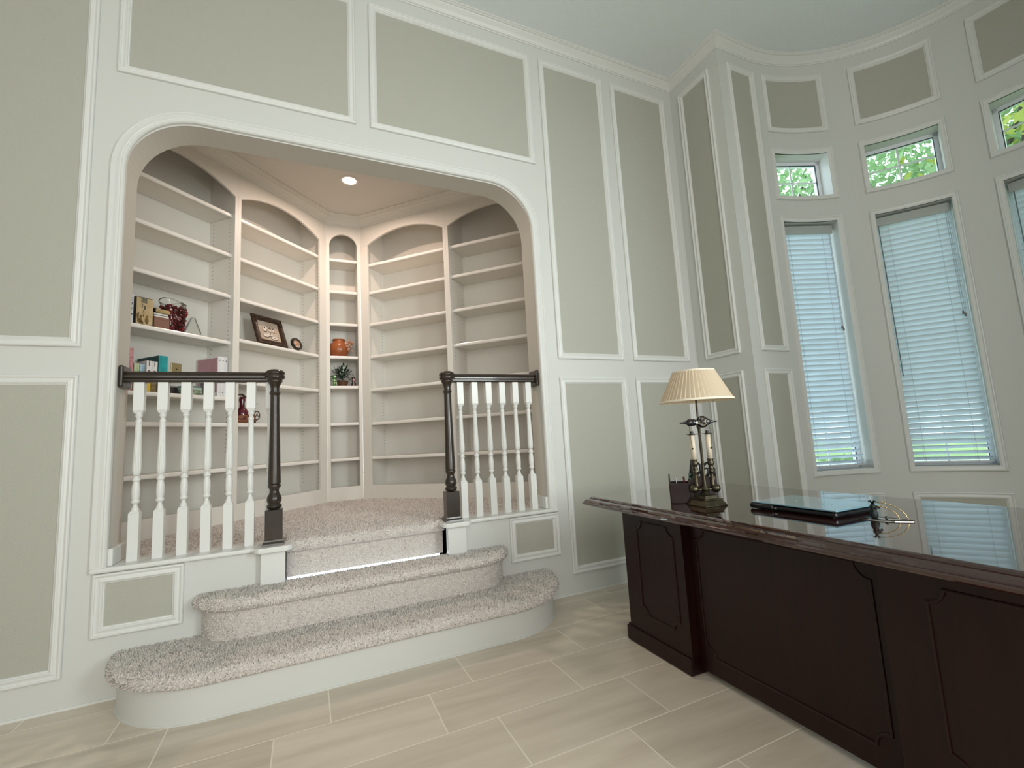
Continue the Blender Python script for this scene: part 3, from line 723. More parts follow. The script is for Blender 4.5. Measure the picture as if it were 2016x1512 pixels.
# laptop
lt = empty('laptop', (1.677, -1.502, .760), R(-1.5)); tag(lt, 'closed laptop with pale blue lid lying on the desk', 'laptop')
b = MB(); b.box(.004, .246, -.336, -.006, .003, .021); o = b.build('base', mat('laptop_black', (.006, .008, .010), .3), lt); bevel(o, .007, 3)
b = MB(); b.box(0, .252, -.342, 0, .0235, .0285); o = b.build('lid', mat('pale_blue_lid', (.16, .33, .42), .16, coat=1.0), lt); bevel(o, .0025, 2)
lid = o
b = MB(); b.lathe([(.010, -.05), (.0115, -.045), (.0115, .045), (.010, .05)], 14, (.003, -.05, .0125), Matrix.Rotation(R(90), 3, 'X')); b.build('hinge', mat('laptop_black', 0), lt, smooth=True)
b = MB(); b.box(-.0005, .005, -.115, -.085, .007, .014); b.build('port', mat('port_grey', (.35, .36, .38), .3, metal=1), lt)
b = MB()                                                   # four small bright marks of the lid's emblem
for i, (yy_, s_) in enumerate(((-.115, .010), (-.170, .012), (-.218, .010), (-.252, .010))):
    b.tube([(.105, yy_-s_*.6, .0287), (.117, yy_-s_*.2, .0290), (.123, yy_+s_*.5, .0287)], .0016, 6); b.tube([(.123, yy_+s_*.5, .0287), (.130, yy_+s_, .0287)], .0012, 6)
b.build('lid_emblem', mat('silver_mark', (.85, .9, .92), .15, metal=1), lid)
for x, y in ((.03, -.03), (.22, -.03), (.03, -.31), (.22, -.31)):
    b = MB(); b.lathe([(.006, 0), (.006, .004)], 12, (x, y, 0)); b.build('rubber_foot', M_BLACK, lt)

# bronze ornament with wire arcs on a leaf-shaped tray
orn = empty('tray_ornament', (1.766, -1.940, .760), 0); tag(orn, 'small silver tray with bronze figure and two beaded arcs beside the laptop', 'ornament')
ax = Vector((.045, -.135)).normalized(); nx_ = Vector((-ax.y, ax.x))
def leafpt(s, t): v = ax*s+nx_*t; return (v.x, v.y)
poly = [leafpt(-.072+.144*i/16, -.026*math.sin(PI*i/16)) for i in range(17)] + [leafpt(.072-.144*i/16, .024*math.sin(PI*i/16)) for i in range(1, 16)]
b = MB(); b.prism(poly, .0, .004); b.build('tray', mat('polished_silver', (.72, .74, .74), .12, metal=1), orn)
b = MB(); b.tube([(x, y, .0035) for x, y in poly], .0016, 6, closed=True); b.build('rim', mat('dark_bronze', (.03, .025, .02), .35, metal=.6), orn)
sx, sy = leafpt(-.030, .002); M_BRZ = mat('dark_green_bronze', (.012, .018, .017), .4, metal=.4, bump=(300, .6, .003))
b = MB(); b.lathe([(.008, .004), (.012, .008), (.013, .018), (.009, .028), (.008, .036), (.0095, .043), (.006, .050), (.002, .053)], 14, (sx, sy, 0))
for k in range(7): a = k*.9; b.sphere((sx+.009*math.cos(a), sy+.009*math.sin(a), .012+.005*k), .0045, 8)
for k in range(6): a = 2*PI*k/6; b.tube([(sx, sy, .050), (sx+.006*math.cos(a), sy+.006*math.sin(a), .059), (sx+.011*math.cos(a), sy+.011*math.sin(a), .060)], .0022, 5)
b.build('figure', M_BRZ, orn, smooth=True)
def arc3(s0, s1, h, z0, t=0.0, n=18, r=.0017):
    pts = []
    for i in range(n+1):
        q = PI*i/n*.5+PI*.5; s = s1+(s0-s1)*(1-math.sin(PI*i/n/2)**1) if False else s0+(s1-s0)*(math.sin(PI/2*i/n)); z = z0+(h-z0)*math.cos(PI/2*i/n)
        x, y = leafpt(s, t); pts.append((x, y, z))
    return pts
M_GOLD = mat('brass_wire', (.62, .47, .24), .25, metal=1)
for s1, h in ((.058, .058), (.036, .046)):
    b = MB(); pts = arc3(-.024, s1, h, .004); b.tube(pts, .0016, 6)
    for i in range(2, len(pts)-1, 2): b.sphere(pts[i], .0024, 8)
    b.build('wire_arc', M_GOLD, orn, smooth=True)
b = MB(); x, y = leafpt(.004, -.006); b.sphere((x, y, .009), .0055, 12); b.build('bead', mat('stone_bead', (.05, .05, .055), .4), orn, smooth=True)
b = MB(); x, y = leafpt(-.016, .010); b.tube([(sx, sy, .030), (x, y, .040), (x+.006, y+.004, .038)], .002, 6); b.sphere((x+.008, y+.004, .037), .004, 8); b.build('leaf_sprig', M_BRZ, orn, smooth=True)

# desk organiser with scissors and pens
org = empty('desk_organiser', (1.522, -1.205, .760), R(-44.5)); tag(org, 'dark arched pen tray standing on the far corner of the desk', 'pen holder')
M_ORG = mat('dark_lacquer_wood', (.018, .006, .008), .28, coat=.5)
OW, OD = .205, .085
def arch_board(w, zb, zs, zp, n=12): return [(0, zb)]+[(w, zb)]+[(w, zs)]+[(w/2+w/2*math.cos(PI*i/n), zs+(zp-zs)*math.sin(PI*i/n)) for i in range(1, n)]+[(0, zs)]
b = MB(); b.box(0, OW, 0, OD, 0, .006)
b.prism([(x, z) for x, z in arch_board(OD, 0, .085, .135)], 0, .006, lambda u, v, h: (h, u, v))
b.prism([(x, z) for x, z in arch_board(OD, 0, .085, .135)], OW-.006, OW, lambda u, v, h: (h, u, v))
b.box(0, .085, 0, .006, 0, .093); b.box(0, OW, OD-.006, OD, 0, .095)
b.prism([(x+.085, z) for x, z in arch_board(.120, 0, .092, .125)], 0, .006, lambda u, v, h: (u, h, v)); b.box(.085, .091, 0, OD, 0, .09)
b.build('tray_body', M_ORG, org)
def scissors(loc, rot, s, label):
    root = empty('scissors', loc); root.rotation_euler = rot; tag(root, label, 'scissors', 'scissors in the pen tray')
    b = MB(); b.add([(-.006, 0, -.09), (.004, 0, -.09), (.009, .001, 0), (-.009, .001, 0), (-.006, .002, -.09), (.004, .002, -.09), (.009, .003, 0), (-.009, .003, 0)], [(0, 1, 2, 3), (4, 5, 6, 7), (0, 1, 5, 4), (1, 2, 6, 5), (2, 3, 7, 6), (3, 0, 4, 7)]); b.build('blades', mat('steel', (.6, .6, .62), .25, metal=1), root)
    for sgn, ln in ((-1, 1.0), (1, 1.25)):
        b = MB(); c = Vector((sgn*.014*s, 0, .030*s*ln)); pts = [c+Vector((.0115*s*math.cos(2*PI*i/20), 0, .022*s*ln*math.sin(2*PI*i/20))) for i in range(20)]
        b.tube(pts, .0042*s, 8, closed=True); b.build('handle', M_BLACK, root, smooth=True)
    return root
def orgp(x, y, z): return (Matrix.Translation(org.location) @ Matrix.Rotation(R(-44.5), 4, 'Z')) @ Vector((x, y, z))
scissors(orgp(.128, .045, .105), (R(-8), R(22), R(-44)), 1.35, 'black-handled scissors with long loops, leaning left in the pen tray')
scissors(orgp(.160, .040, .105), (R(-8), R(28), R(-44)), .95, 'smaller black-handled scissors at the right of the pen tray')
def stick(name, a, b_, r, m, label, cat, cap=None):
    bb = MB(); bb.tube([orgp(*a), orgp(*b_)], r, 8); o = bb.build(name, m); tag(o, label, cat); return o
o = stick('stapler', (.078, .045, .02), (.112, .055, .196), .0085, M_BLACK, 'slim black stapler standing upright left of the scissors', 'stapler')
stick('pen', (.070, .050, .01), (.066, .06, .118), .0045, mat('maroon_plastic', (.16, .012, .04), .3), 'dark red pen standing in the tray', 'pen')
stick('pencil', (.040, .050, .012), (.030, .06, .112), .003, mat('silver_pen', (.5, .5, .52), .3, metal=1), 'thin silver pencil at the left of the pen tray', 'pencil')
b = MB()
for k in range(9):
    q = orgp(.098+random.uniform(-.012, .018), .045+random.uniform(-.01, .01), .125+random.uniform(-.02, .022)); b.lathe([(.0005, -.007), (.006, -.002), (.007, .003), (.0005, .007)], 6, q, Matrix.Rotation(k, 3, 'X'))
b.tube([orgp(.098, .045, .01), orgp(.099, .045, .125)], .002, 6)
tag(b.build('wrapped_sweets', mat('green_foil', (.10, .20, .16), .3, metal=.5)), 'crinkled green and silver wrapper poking out of the pen tray', 'wrapper')

# table lamp
lamp = empty('table_lamp', (1.612, -1.330, .760), R(-24)); tag(lamp, 'brass candlestick table lamp with cream pleated shade on the desk', 'lamp')
M_BR = mat('antique_dark_brass', (.050, .044, .028), .32, metal=.85, vary=(30, (.09, .078, .05), 3)); M_CANDLE = mat('cream_candle_tube', (.66, .58, .45), .5)
b = MB()
for r_, z0, z1, r2_ in ((.060, 0, .004, .060), (.060, .004, .026, .046), (.050, .026, .030, .050), (.036, .030, .046, .030)):
    V = [(-r_, -r_, z0), (r_, -r_, z0), (r_, r_, z0), (-r_, r_, z0), (-r2_, -r2_, z1), (r2_, -r2_, z1), (r2_, r2_, z1), (-r2_, r2_, z1)]
    b.add(V, [(0, 3, 2, 1), (4, 5, 6, 7), (0, 1, 5, 4), (1, 2, 6, 5), (2, 3, 7, 6), (3, 0, 4, 7)])
o = b.build('base', M_BR, lamp); bevel(o, .002, 2); o.rotation_euler = (0, 0, R(18))
b = MB(); b.lathe([(.024, .046), (.016, .052), (.011, .060), (.018, .070), (.014, .080), (.007, .090), (.006, .12), (.006, .335), (.010, .345), (.010, .360), (.0045, .372), (.0042, .470), (.003, .595)], 20)
b.build('stem', M_BR, lamp, smooth='auto')
for s in (-1, 1):
    arm = MB(); arm.tube([(0, 0, .080), (s*.020, 0, .068), (s*.038, 0, .070)], .005, 10); arm.lathe([(.0005, -.020), (.012, -.016), (.018, -.006), (.018, .006), (.012, .016), (.0005, .020)], 18, (s*.048, 0, .072), Matrix.Rotation(R(90), 3, 'Y'))
    A_ = arm.build('arm', M_BR, lamp, smooth=True)
    b = MB(); b.lathe([(.008, .078), (.010, .088), (.0075, .095), (.0085, .130), (.009, .143), (.012, .146), (.008, .150), (.012, .158), (.012, .163), (.0085, .168), (.0130, .176), (.0155, .184), (.013, .191), (.012, .194), (.0145, .198), (.0145, .202)], 18, (s*.036, 0, 0)); b.build('candle_cup', M_BR, A_, smooth=True)
    b = MB(); b.lathe([(.0108, .200), (.0105, .312)], 20, (s*.036, 0, 0)); b.build('candle_tube', M_CANDLE, lamp, smooth=True)
    b = MB(); b.lathe([(.008, .316), (.008, .328)], 12, (s*.036, 0, 0)); b.build('candle_cap', M_BLACK, lamp)
    # sockets and pull chains
    Ms = Matrix.Rotation(R(90*s), 3, 'Y')
    b = MB(); b.lathe([(.009, .008), (.014, .014), (.016, .024), (.016, .044), (.013, .050), (.007, .056), (.006, .066), (.0035, .068), (.0035, .084)], 18, (0, 0, .367), Ms); b.build('bulb_socket', mat('socket_black', (.012, .014, .018), .2, coat=.6), lamp, smooth='auto')
    b = MB(); b.lathe([(.0165, .026), (.0175, .028), (.0165, .030)], 18, (0, 0, .367), Ms); b.build('socket_ring', mat('white_ring', (.8, .8, .8), .3), lamp) if s > 0 else None
    b = MB(); b.tube([(s*.045, -.004, .352), (s*.048, -.013, .300), (s*.043, -.013, .255)], .0009, 5); b.sphere((s*.043, -.013, .250), .0042, 10); b.build('pull_chain', M_BLACK, lamp)
b = MB(); b.box(-.056, .056, -.006, .006, .312, .316); b.lathe([(.014, .311), (.015, .314), (.014, .317)], 16, (-.036, 0, 0)); b.lathe([(.014, .311), (.015, .314), (.014, .317)], 16, (.036, 0, 0)); b.build('crossbar', M_BR, lamp)
b = MB(); pr = [(.006, .0), (.008, .008), (.020, .022), (.026, .036), (.026, .048), (.020, .060), (.010, .067), (.0006, .069)]
b.lathe(pr, 24, (-.004, -.010, .367), Matrix.Rotation(R(90), 3, 'X')); b.build('bulb', M_CLEAR, lamp, smooth=True)
# pleated shade
b = MB(); N_ = 48; V = []; F = []; zb, zt, rb, rtp = .462, .600, .156, .088
for j in range(7):
    q = j/6
    for k in range(N_*6):
        a = 2*PI*k/(N_*6); ph = (k % 6)/6; bumpr = .0032*(0 if ph < .5/6 else (ph))
        V.append(((rb+(rtp-rb)*q+bumpr)*math.cos(a), (rb+(rtp-rb)*q+bumpr)*math.sin(a), zb+(zt-zb)*q))
n_ = N_*6
for j in range(6):
    for k in range(n_): F.append((j*n_+k, j*n_+(k+1) % n_, (j+1)*n_+(k+1) % n_, (j+1)*n_+k))
b.add(V, F); sh = b.build('lamp_shade', M_SHADE, lamp)
M_BAND = mat('cream_shade_band', (.74, .68, .56), .7)
for r_, z_ in ((rb+.0035, zb), (rtp+.0035, zt-.006)):
    b = MB(); b.lathe([(r_-.004, z_-.002), (r_+.001, z_-.002), (r_, z_+.007), (r_-.004, z_+.007), (r_-.004, z_-.002)], 64, caps=False); b.build('shade_band', M_BAND, sh, smooth='auto')
b = MB()
for k in range(3): a = 2*PI*k/3; b.tube([(0, 0, .592), (rtp*math.cos(a), rtp*math.sin(a), .592)], .0013, 5)
b.build('shade_spider', M_BR, sh)

# ------------------------------------------------------------------ things on the shelves
def atL(t, dep, z): v = P1+LD*t+LB*dep; return (v.x, v.y, z)
def atD(t, dep, z): return (P1.x+t, P1.y+dep, z)
def bx(name, t1, t0, d0, d1, z0, z1, m, label, cat, yaw=0, group=None, bev=.0015):
    """block on the left shelving between t1 (left) and t0 (right)"""
    root_loc = atL(t1, d0, z0); b = MB(); b.box(0, t1-t0, 0, d1-d0, 0, z1-z0); o = b.build(name, m, loc=root_loc, rotz=R(45+yaw)); bevel(o, bev, 2); tag(o, label, cat, group); return o
sA, sB = 1.965, 1.532
M_PAPER = mat('page_white', (.70, .70, .66), .6)
o = bx('book', 1.662, 1.638, .03, .17, sA, sA+.185, mat('white_cover', (.66, .69, .72), .4), 'white book with blue spine lettering at the far left of the shelf', 'book')
b = MB()
for k, z in enumerate([.155, .14, .13, .12, .112, .10, .09, .082, .075, .05, .045, .035]): b.box(.009, .019-.004*(k % 3), -.0012, 0, z, z+.004+.003*(k % 2))
b.build('spine_lettering', mat('navy_print', (.03, .05, .15), .5), o)
# calligraphy box
box_o = bx('book', 1.618, 1.520, .045, .105, sA, sA+.182, mat('black_book_cover', (.012, .010, .008), .4), 'tan-faced book box with brushed characters and a brown crowd scene', 'book', yaw=-4)
def paint(bmf, x0, x1, z0, z1, y): bmf.box(x0, x1, y-.0008, y, z0, z1)
b = MB(); paint(b, .004, .097, .003, .178, -.0002); tan = b.build('front_cover', mat('tan_parchment', (.46, .34, .17), .6, vary=(25, (.54, .42, .24), 3)), box_o)
b = MB(); paint(b, .030, .062, .145, .177, -.0012); b.build('dark_seal', mat('seal_grey', (.07, .065, .045), .6, vary=(120, (.20, .19, .13), 3)), box_o)
b = MB()
for x, z, w_, h_ in ((.036, .128, .004, .006), (.033, .114, .005, .007), (.046, .118, .010, .004), (.047, .108, .008, .003), (.048, .103, .004, .026), (.044, .101, .016, .0035), (.043, .092, .003, .010), (.040, .088, .009, .002), (.036, .080, .005, .002), (.042, .078, .012, .002)): paint(b, x, x+w_, z, z+h_, -.0014)
b.build('brush_lettering', mat('ink', (.02, .02, .012), .6), box_o)
b = MB()
for x, z, w_, h_ in ((.006, .030, .014, .045), (.012, .066, .010, .010), (.010, .010, .030, .030), (.022, .035, .014, .030), (.020, .003, .028, .02), (.040, .05, .007, .020), (.053, .006, .022, .052), (.058, .055, .016, .010)):
    n = 10; b.prism([(x+w_/2+w_/2*math.cos(2*PI*i/n)*random.uniform(.85, 1.1), z+h_/2+h_/2*math.sin(2*PI*i/n)*random.uniform(.85, 1.1)) for i in range(n)], .0002, .0016, lambda u, v, h: (u, -h, v))
b.build('crowd_print', mat('brown_print', (.13, .065, .020), .6, vary=(60, (.20, .13, .03), 3)), box_o)
bx('wooden_box', 1.512, 1.417, .035, .135, sA, sA+.072, wood_mat('reddish_box_wood', (.20, .105, .075), (.27, .15, .11), .55, 0, (3, 3, 40)), 'low reddish-brown wooden box beside the tan book box', 'box')
bx('book', 1.512, 1.421, .037, .130, sA+.0722, sA+.083, M_PAPER, 'thin cream booklet lying directly on the wooden box', 'book')
bx('book', 1.512, 1.425, .042, .130, sA+.0868, sA+.099, M_PAPER, 'cream paper block with dark covers, upper of the two', 'book')
bx('booklet_cover', 1.512, 1.420, .036, .131, sA+.0832, sA+.0866, M_BLACK, 'thin black folder between the two cream booklets', 'folder')
o = bx('pouch', 1.506, 1.410, .036, .120, sA+.0994, sA+.132, mat('tan_gold_cloth', (.32, .22, .09), .6, vary=(20, (.44, .33, .16), 2)), 'tan cloth bundle on top of the small stack', 'pouch', bev=.012)
b = MB(); b.box(-.001, .007, .004, .08, .002, .030); b.build('dark_end', M_BLACK, o)
# jar of red sweets : irregular glass jar, wide at the top
jar = empty('sweet_jar', atL(1.352, .10, sA), R(45)); tag(jar, 'wavy clear glass jar filled with dark red wrapped sweets', 'jar')
def jar_surface(r0_, zt_, wav, seg=40, rings=14, inset=0.0):
    V = []; F = []
    for j in range(rings+1):
        q = j/rings; z = zt_*q; wx_ = (.052+.022*q)*r0_-inset; wy_ = (.038+.012*q)*r0_-inset
        for k in range(seg):
            a = 2*PI*k/seg; e = 4.0; c, s_ = math.cos(a), math.sin(a); rr = (abs(c)**e+abs(s_)**e)**(-1/e)
            zz_ = z + (wav*math.sin(2*a+.6)*q**3) + wav*.4*math.sin(3*a)*q**3
            V.append((wx_*rr*c+.012*q*math.sin(1.3*q*3), wy_*rr*s_, zz_))
    for j in range(rings):
        for k in range(seg): F.append((j*seg+k, j*seg+(k+1) % seg, (j+1)*seg+(k+1) % seg, (j+1)*seg+k))
    F.append(tuple(range(seg)))
    return V, F
V, F = jar_surface(1.0, .218, .012); b = MB(); b.add(V, F); b.build('glass_wall', M_CLEAR, jar, smooth=True)
V2 = [Vector(v) for v in V[-40:]]; b = MB(); b.tube(V2, .0028, 8, closed=True); b.build('glass_rim', M_CLEAR, jar, smooth=True)
b = MB(); rng = random.Random(3)
for j in range(11):
    for i in range(26):
        z = .010+j*.0165; q = z/.218; wx_ = (.052+.022*q)-.012; wy_ = (.038+.012*q)-.010
        x = rng.uniform(-wx_, wx_); y = rng.choice((-1, 1, rng.uniform(-1, 1)))*wy_
        if rng.random() < .35: x = rng.choice((-1, 1))*wx_
        s_ = rng.uniform(.008, .013); Mr = Matrix.Rotation(rng.uniform(0, 6), 3, 'X') @ Matrix.Rotation(rng.uniform(0, 6), 3, 'Y')
        b.lathe([(.002, -s_*1.2), (s_*.7, -s_*.9), (s_*.8, 0), (s_*.7, s_*.9), (.002, s_*1.2)], 7, (x+.012*q*math.sin(3.9*q), y, z), Mr)
sw = b.build('red_sweets', mat('red_foil', (.10, .004, .006), .22, coat=.6, island=[(.05, .002, .004), (.12, .006, .01), (.22, .010, .014), (.10, .02, .02)]), jar); sw['kind'] = 'stuff'
b = MB(); b.tube([(-.022, -.052, .118), (.004, -.056, .080)], .0012, 6); b.build('straw', M_PAPER, jar)
# crystal award
b = MB(); b.prism([(-.058, 0), (.058, 0), (.062, .012), (.012, .128), (.004, .134), (-.004, .128)], -.016, .016, lambda u, v, h: (u, h, v))
cr = b.build('crystal_award', mat('frosted_crystal', (.62, .65, .60), .08, coat=1.0, trans=.35), loc=atL(1.242, .075, sA), rotz=R(45)); tag(cr, 'pale pointed crystal award leaning beside the jar', 'award'); bevel(cr, .003, 1)
b = MB(); b.add([(.006, -.0172, .130), (.012, -.0172, .128), (.062, -.0172, .015), (.052, -.0172, .020), (.030, -.0172, .070)], [(0, 1, 2, 3, 4)]); b.build('grey_facet', mat('grey_facet', (.16, .145, .11), .2), cr)
# lower shelf of the left bookcase
bx('magazine', 1.662, 1.652, .03, .22, sB, sB+.285, mat('pink_cover', (.55, .20, .25), .5), 'tall pink magazine standing at the left end of the shelf', 'magazine')
bx('magazine', 1.650, 1.626, .03, .22, sB, sB+.270, mat('rose_print', (.62, .36, .38), .5, vary=(60, (.45, .15, .18), 3)), 'rose patterned book next to the tall pink magazine', 'book')
bx('carton', 1.620, 1.590, .03, .12, sB, sB+.175, mat('cream_green_print', (.60, .62, .45), .5, vary=(45, (.28, .45, .20), 2)), 'small cream carton with a green print', 'carton')
bx('carton', 1.588, 1.560, .03, .12, sB, sB+.172, mat('light_blue_print', (.42, .58, .66), .5, vary=(45, (.12, .25, .42), 2)), 'small pale blue carton next to the cream one', 'carton')
bx('carton', 1.549, 1.522, .03, .13, sB, sB+.085, mat('yellow_card', (.72, .50, .04), .5), 'yellow carton under the white boxes, seen below the handrail', 'carton')
bx('carton', 1.520, 1.486, .03, .13, sB, sB+.085, mat('brown_card', (.12, .085, .04), .5, vary=(40, (.3, .22, .1), 2)), 'brown carton under the white boxes, beside the yellow one', 'carton')
for t_, lb in ((1.549, 'left'), (1.516, 'right')):
    o = bx('carton', t_, t_-.032, .03, .14, sB+.0855, sB+.200, mat('white_card', (.72, .70, .70), .5), '%s one of two white boxes with a dark hanging slot' % lb, 'carton')
    b = MB(); paint(b, .012, .017, .080, .1135, -.0006); paint(b, .009, .021, .030, .052, -.0006); b.build('dark_slot', mat('slot_grey', (.10, .09, .09), .6), o)
o = bx('carton', 1.478, 1.422, .03, .25, sB, sB+.245, mat('teal_card', (.015, .26, .28), .4, vary=(30, (.03, .36, .38), 2)), 'teal box standing right of the two white boxes', 'box')
b = MB(); b.add([(-.0008, .001, .002), (-.0008, .219, .002), (-.0008, .219, .243), (-.0008, .001, .243)], [(0, 1, 2, 3)]); b.build('dark_side', mat('dark_teal', (.01, .06, .06), .5), o)
# camera gear
camo = empty('camera', atL(1.372, .05, sB), R(45)); tag(camo, 'black camera lying on the shelf behind the balusters', 'camera')
b = MB(); b.box(-.050, .036, 0, .06, 0, .044); o = b.build('body', M_BLACK, camo); bevel(o, .006, 3)
b = MB(); b.lathe([(.016, 0), (.018, .004), (.018, .018), (.015, .024)], 20, (-.026, 0, .022), Matrix.Rotation(R(90), 3, 'X')); b.build('lens', mat('lens_black', (.02, .02, .025), .15, coat=1), camo, smooth='auto')
b = MB(); b.box(-.012, .034, .002, .05, .044, .052); b.build('top_plate', mat('silver_plastic', (.5, .5, .5), .3, metal=.8), camo)
bx('picture_book', 1.300, 1.185, .03, .16, sB, sB+.034, mat('dark_print', (.015, .02, .015), .4, vary=(28, (.30, .38, .26), 2)), 'flat black album with small pictures at the bottom of the pile', 'book')
bx('picture_book', 1.300, 1.185, .035, .16, sB+.0344, sB+.050, mat('pale_green_cover', (.42, .52, .46), .5), 'pale green book in the middle of the flat pile', 'book')
bx('picture_book', 1.298, 1.190, .035, .16, sB+.0504, sB+.062, mat('dull_teal_cover', (.12, .22, .20), .5), 'dull teal book on top of the flat pile', 'book')
b = MB(); b.lathe([(.018, 0), (.018, .035), (.006, .045), (.006, .065), (.010, .070), (.010, .080)], 14); o = b.build('bottle', mat('dark_glass_bottle', (.01, .012, .02), .1, coat=1), loc=atL(1.100, .06, sB), smooth='auto'); tag(o, 'small dark bottle left of the white binders', 'bottle')
for i in range(3):
    t_ = 1.066-.0255*i
    o = bx('ring_binder', t_, t_-.0245, .035, .265, sB, sB+.303, mat('white_binder', (.74, .74, .76), .3), ['leftmost white ring binder, its cover showing a pink sheet', 'middle one of the three white ring binders', 'rightmost white ring binder, against the cabinet side'][i], 'binder', group='white ring binders', bev=.003)
    b = MB()
    for z in (.030, .272): b.lathe([(.004, -.001), (.004, .0005)], 10, (.012, 0, z), Matrix.Rotation(R(90), 3, 'X'))
    b.build('rivet', M_BLACK, o)
    if i == 0:
        b = MB(); b.add([(-.0008, .012, .030), (-.0008, .222, .030), (-.0008, .222, .292), (-.0008, .012, .292)], [(0, 1, 2, 3)]); b.build('cover_sheet', mat('pink_sheet', (.42, .22, .25), .5, vary=(9, (.48, .28, .31), 2)), o)
        b = MB(); b.add([(-.0014, .045, .030), (-.0014, .190, .030), (-.0014, .190, .190), (-.0014, .045, .190)], [(0, 1, 2, 3)]); b.build('sheet_picture', mat('grey_picture', (.25, .23, .21), .5, vary=(14, (.08, .07, .07), 3)), o)
# outlet plate on the back of the bookcase
pl = empty('outlet_plate', atL(1.207, .2835, 1.752), R(45)); tag(pl, 'brass coloured outlet plate on the back of the leftmost bookcase', 'outlet')
b = MB(); b.box(-.037, .037, -.005, .001, -.058, .036); o = b.build('plate', mat('brass_plate', (.46, .37, .18), .35, metal=.5), pl); bevel(o, .002, 2)
b = MB(); b.lathe([(.006, -.001), (.005, .003)], 12, (0, -.005, -.010), Matrix.Rotation(R(90), 3, 'X')); b.build('socket', M_BLACK, o)

# framed picture (leans back)
fp = empty('picture_frame', atL(.575, .050, 2.0), R(45)); tag(fp, 'dark carved frame with a sepia still life, leaning on the shelf', 'picture frame')
Mt = Matrix.Rotation(R(-19), 4, 'X')
def tilt(u, v, h): return tuple(Mt @ Vector((u, -h, v)))
FW, FH = .150, .275
b = MB(); sweep_loop(b, rect(-FW, FW, 0, FH), [(0, 0), (0, .016), (.006, .022), (.018, .018), (.026, .020), (.036, .012), (.042, .014), (.046, .004), (.046, 0)], tilt)
b.add([tilt(-FW, 0, 0), tilt(FW, 0, 0), tilt(FW, FH, 0), tilt(-FW, FH, 0)], [(0, 1, 2, 3)])
b.build('frame', mat('dark_carved_wood', (.020, .010, .006), .25, coat=.5, vary=(45, (.060, .030, .015), 4), bump=(90, .5, .004)), fp)
def painting_mat():
    m = mat('sepia_paper', (.42, .33, .26), .5, vary=(9, (.52, .45, .38), 3)); return m
b = MB(); b.add([tilt(-FW+.044, .044, .003), tilt(FW-.044, .044, .003), tilt(FW-.044, FH-.044, .003), tilt(-FW+.044, FH-.044, .003)], [(0, 1, 2, 3)]); pic = b.build('picture', painting_mat(), fp)
MW, MD = mat('painted_white', (.66, .62, .55), .5), mat('painted_umber', (.10, .07, .05), .5)
def blob(cx, cz, rx, rz, m, nm, h):
    b = MB(); b.add([tilt(cx+rx*math.cos(2*PI*i/16), cz+rz*math.sin(2*PI*i/16), h) for i in range(16)], [tuple(range(16))]); return b
bw, bd = MB(), MB()
for cx, cz, rx, rz in ((-.040, .160, .020, .028), (-.040, .092, .026, .015), (.002, .104, .024, .014), (.038, .078, .030, .016), (.010, .150, .010, .020), (.045, .150, .009, .018)):
    t_ = blob(cx, cz-.006, rx*1.12, rz*1.15, 0, 0, .0036); bd.add(t_.V, t_.F)
    t_ = blob(cx, cz, rx, rz, 0, 0, .0042); bw.add(t_.V, t_.F)
for cx, cz, rx, rz in ((-.040, .170, .008, .012), (.038, .080, .010, .005), (.002, .106, .008, .005), (.012, .168, .013, .010), (.047, .168, .010, .008)):
    t_ = blob(cx, cz, rx, rz, 0, 0, .0047); bd.add(t_.V, t_.F)
bw.build('painted_flowers', MW, pic); bd.build('painted_shadows', MD, pic)
b = MB(); b.box(-.004, .004, .06, .068, 0, .12); b.build('easel_leg', MD, fp)
# round plaque
rp = empty('round_plaque', atL(.312, .060, 2.0), R(45)); tag(rp, 'small round dark framed plaque standing beside the picture', 'plaque')
Mq = Matrix.Rotation(R(75), 3, 'X')
b = MB(); b.lathe([(.036, .006), (.040, .012), (.050, .013), (.060, .008), (.062, 0), (.062, -.004), (.001, -.004)], 32, (0, 0, .062), Mq); b.build('rim', mat('black_glossy_rim', (.012, .008, .006), .15, coat=1), rp, smooth='auto')
b = MB(); b.lathe([(.0005, .0062), (.037, .0062)], 28, (0, 0, .062), Mq, caps=False); b.build('medallion', mat('plaque_picture', (.52, .50, .40), .5, vary=(38, (.40, .13, .05), 2)), rp)

# red jug in a rattan basket
bk = empty('rattan_basket', atL(.770, .13, 1.336), R(45)); tag(bk, 'woven rattan basket with scroll end on the shelf behind the left railing', 'basket')
b = MB(); rng = random.Random(5)
for j in range(6):
    z = .008+j*.0105; g = 1+.06*j
    for rep in range(2):
        ph = rng.uniform(0, 6); b.tube([((.070*g+.003*math.sin(5*a+ph))*math.cos(a), (.042*g+.003*math.cos(4*a+ph))*math.sin(a), z+.004*math.sin(3*a+ph)) for a in [2*PI*i/36 for i in range(36)]], .0042, 6, closed=True)
for a in [2*PI*i/14 for i in range(14)]: b.tube([(.071*math.cos(a), .043*math.sin(a), 0), (.092*math.cos(a), .055*math.sin(a), .068)], .0035, 6)
b.build('weave', mat('rattan_brown', (.18, .065, .028), .5, island=[(.10, .035, .015), (.26, .10, .045), (.34, .16, .09)]), bk, smooth=True)
b = MB(); b.tube([(.108+.026*math.cos(a), -.01, .070+.034*math.sin(a)) for a in [2*PI*i/20 for i in range(20)]], .0045, 7, closed=True); b.tube([(.095, -.01, .055), (.108, -.01, .085), (.122, -.01, .060)], .0035, 6); b.tube([(.084, -.01, .004), (.100, -.01, .040)], .008, 7); b.build('scroll_end', mat('rattan_dark', (.10, .045, .020), .5), bk, smooth=True)
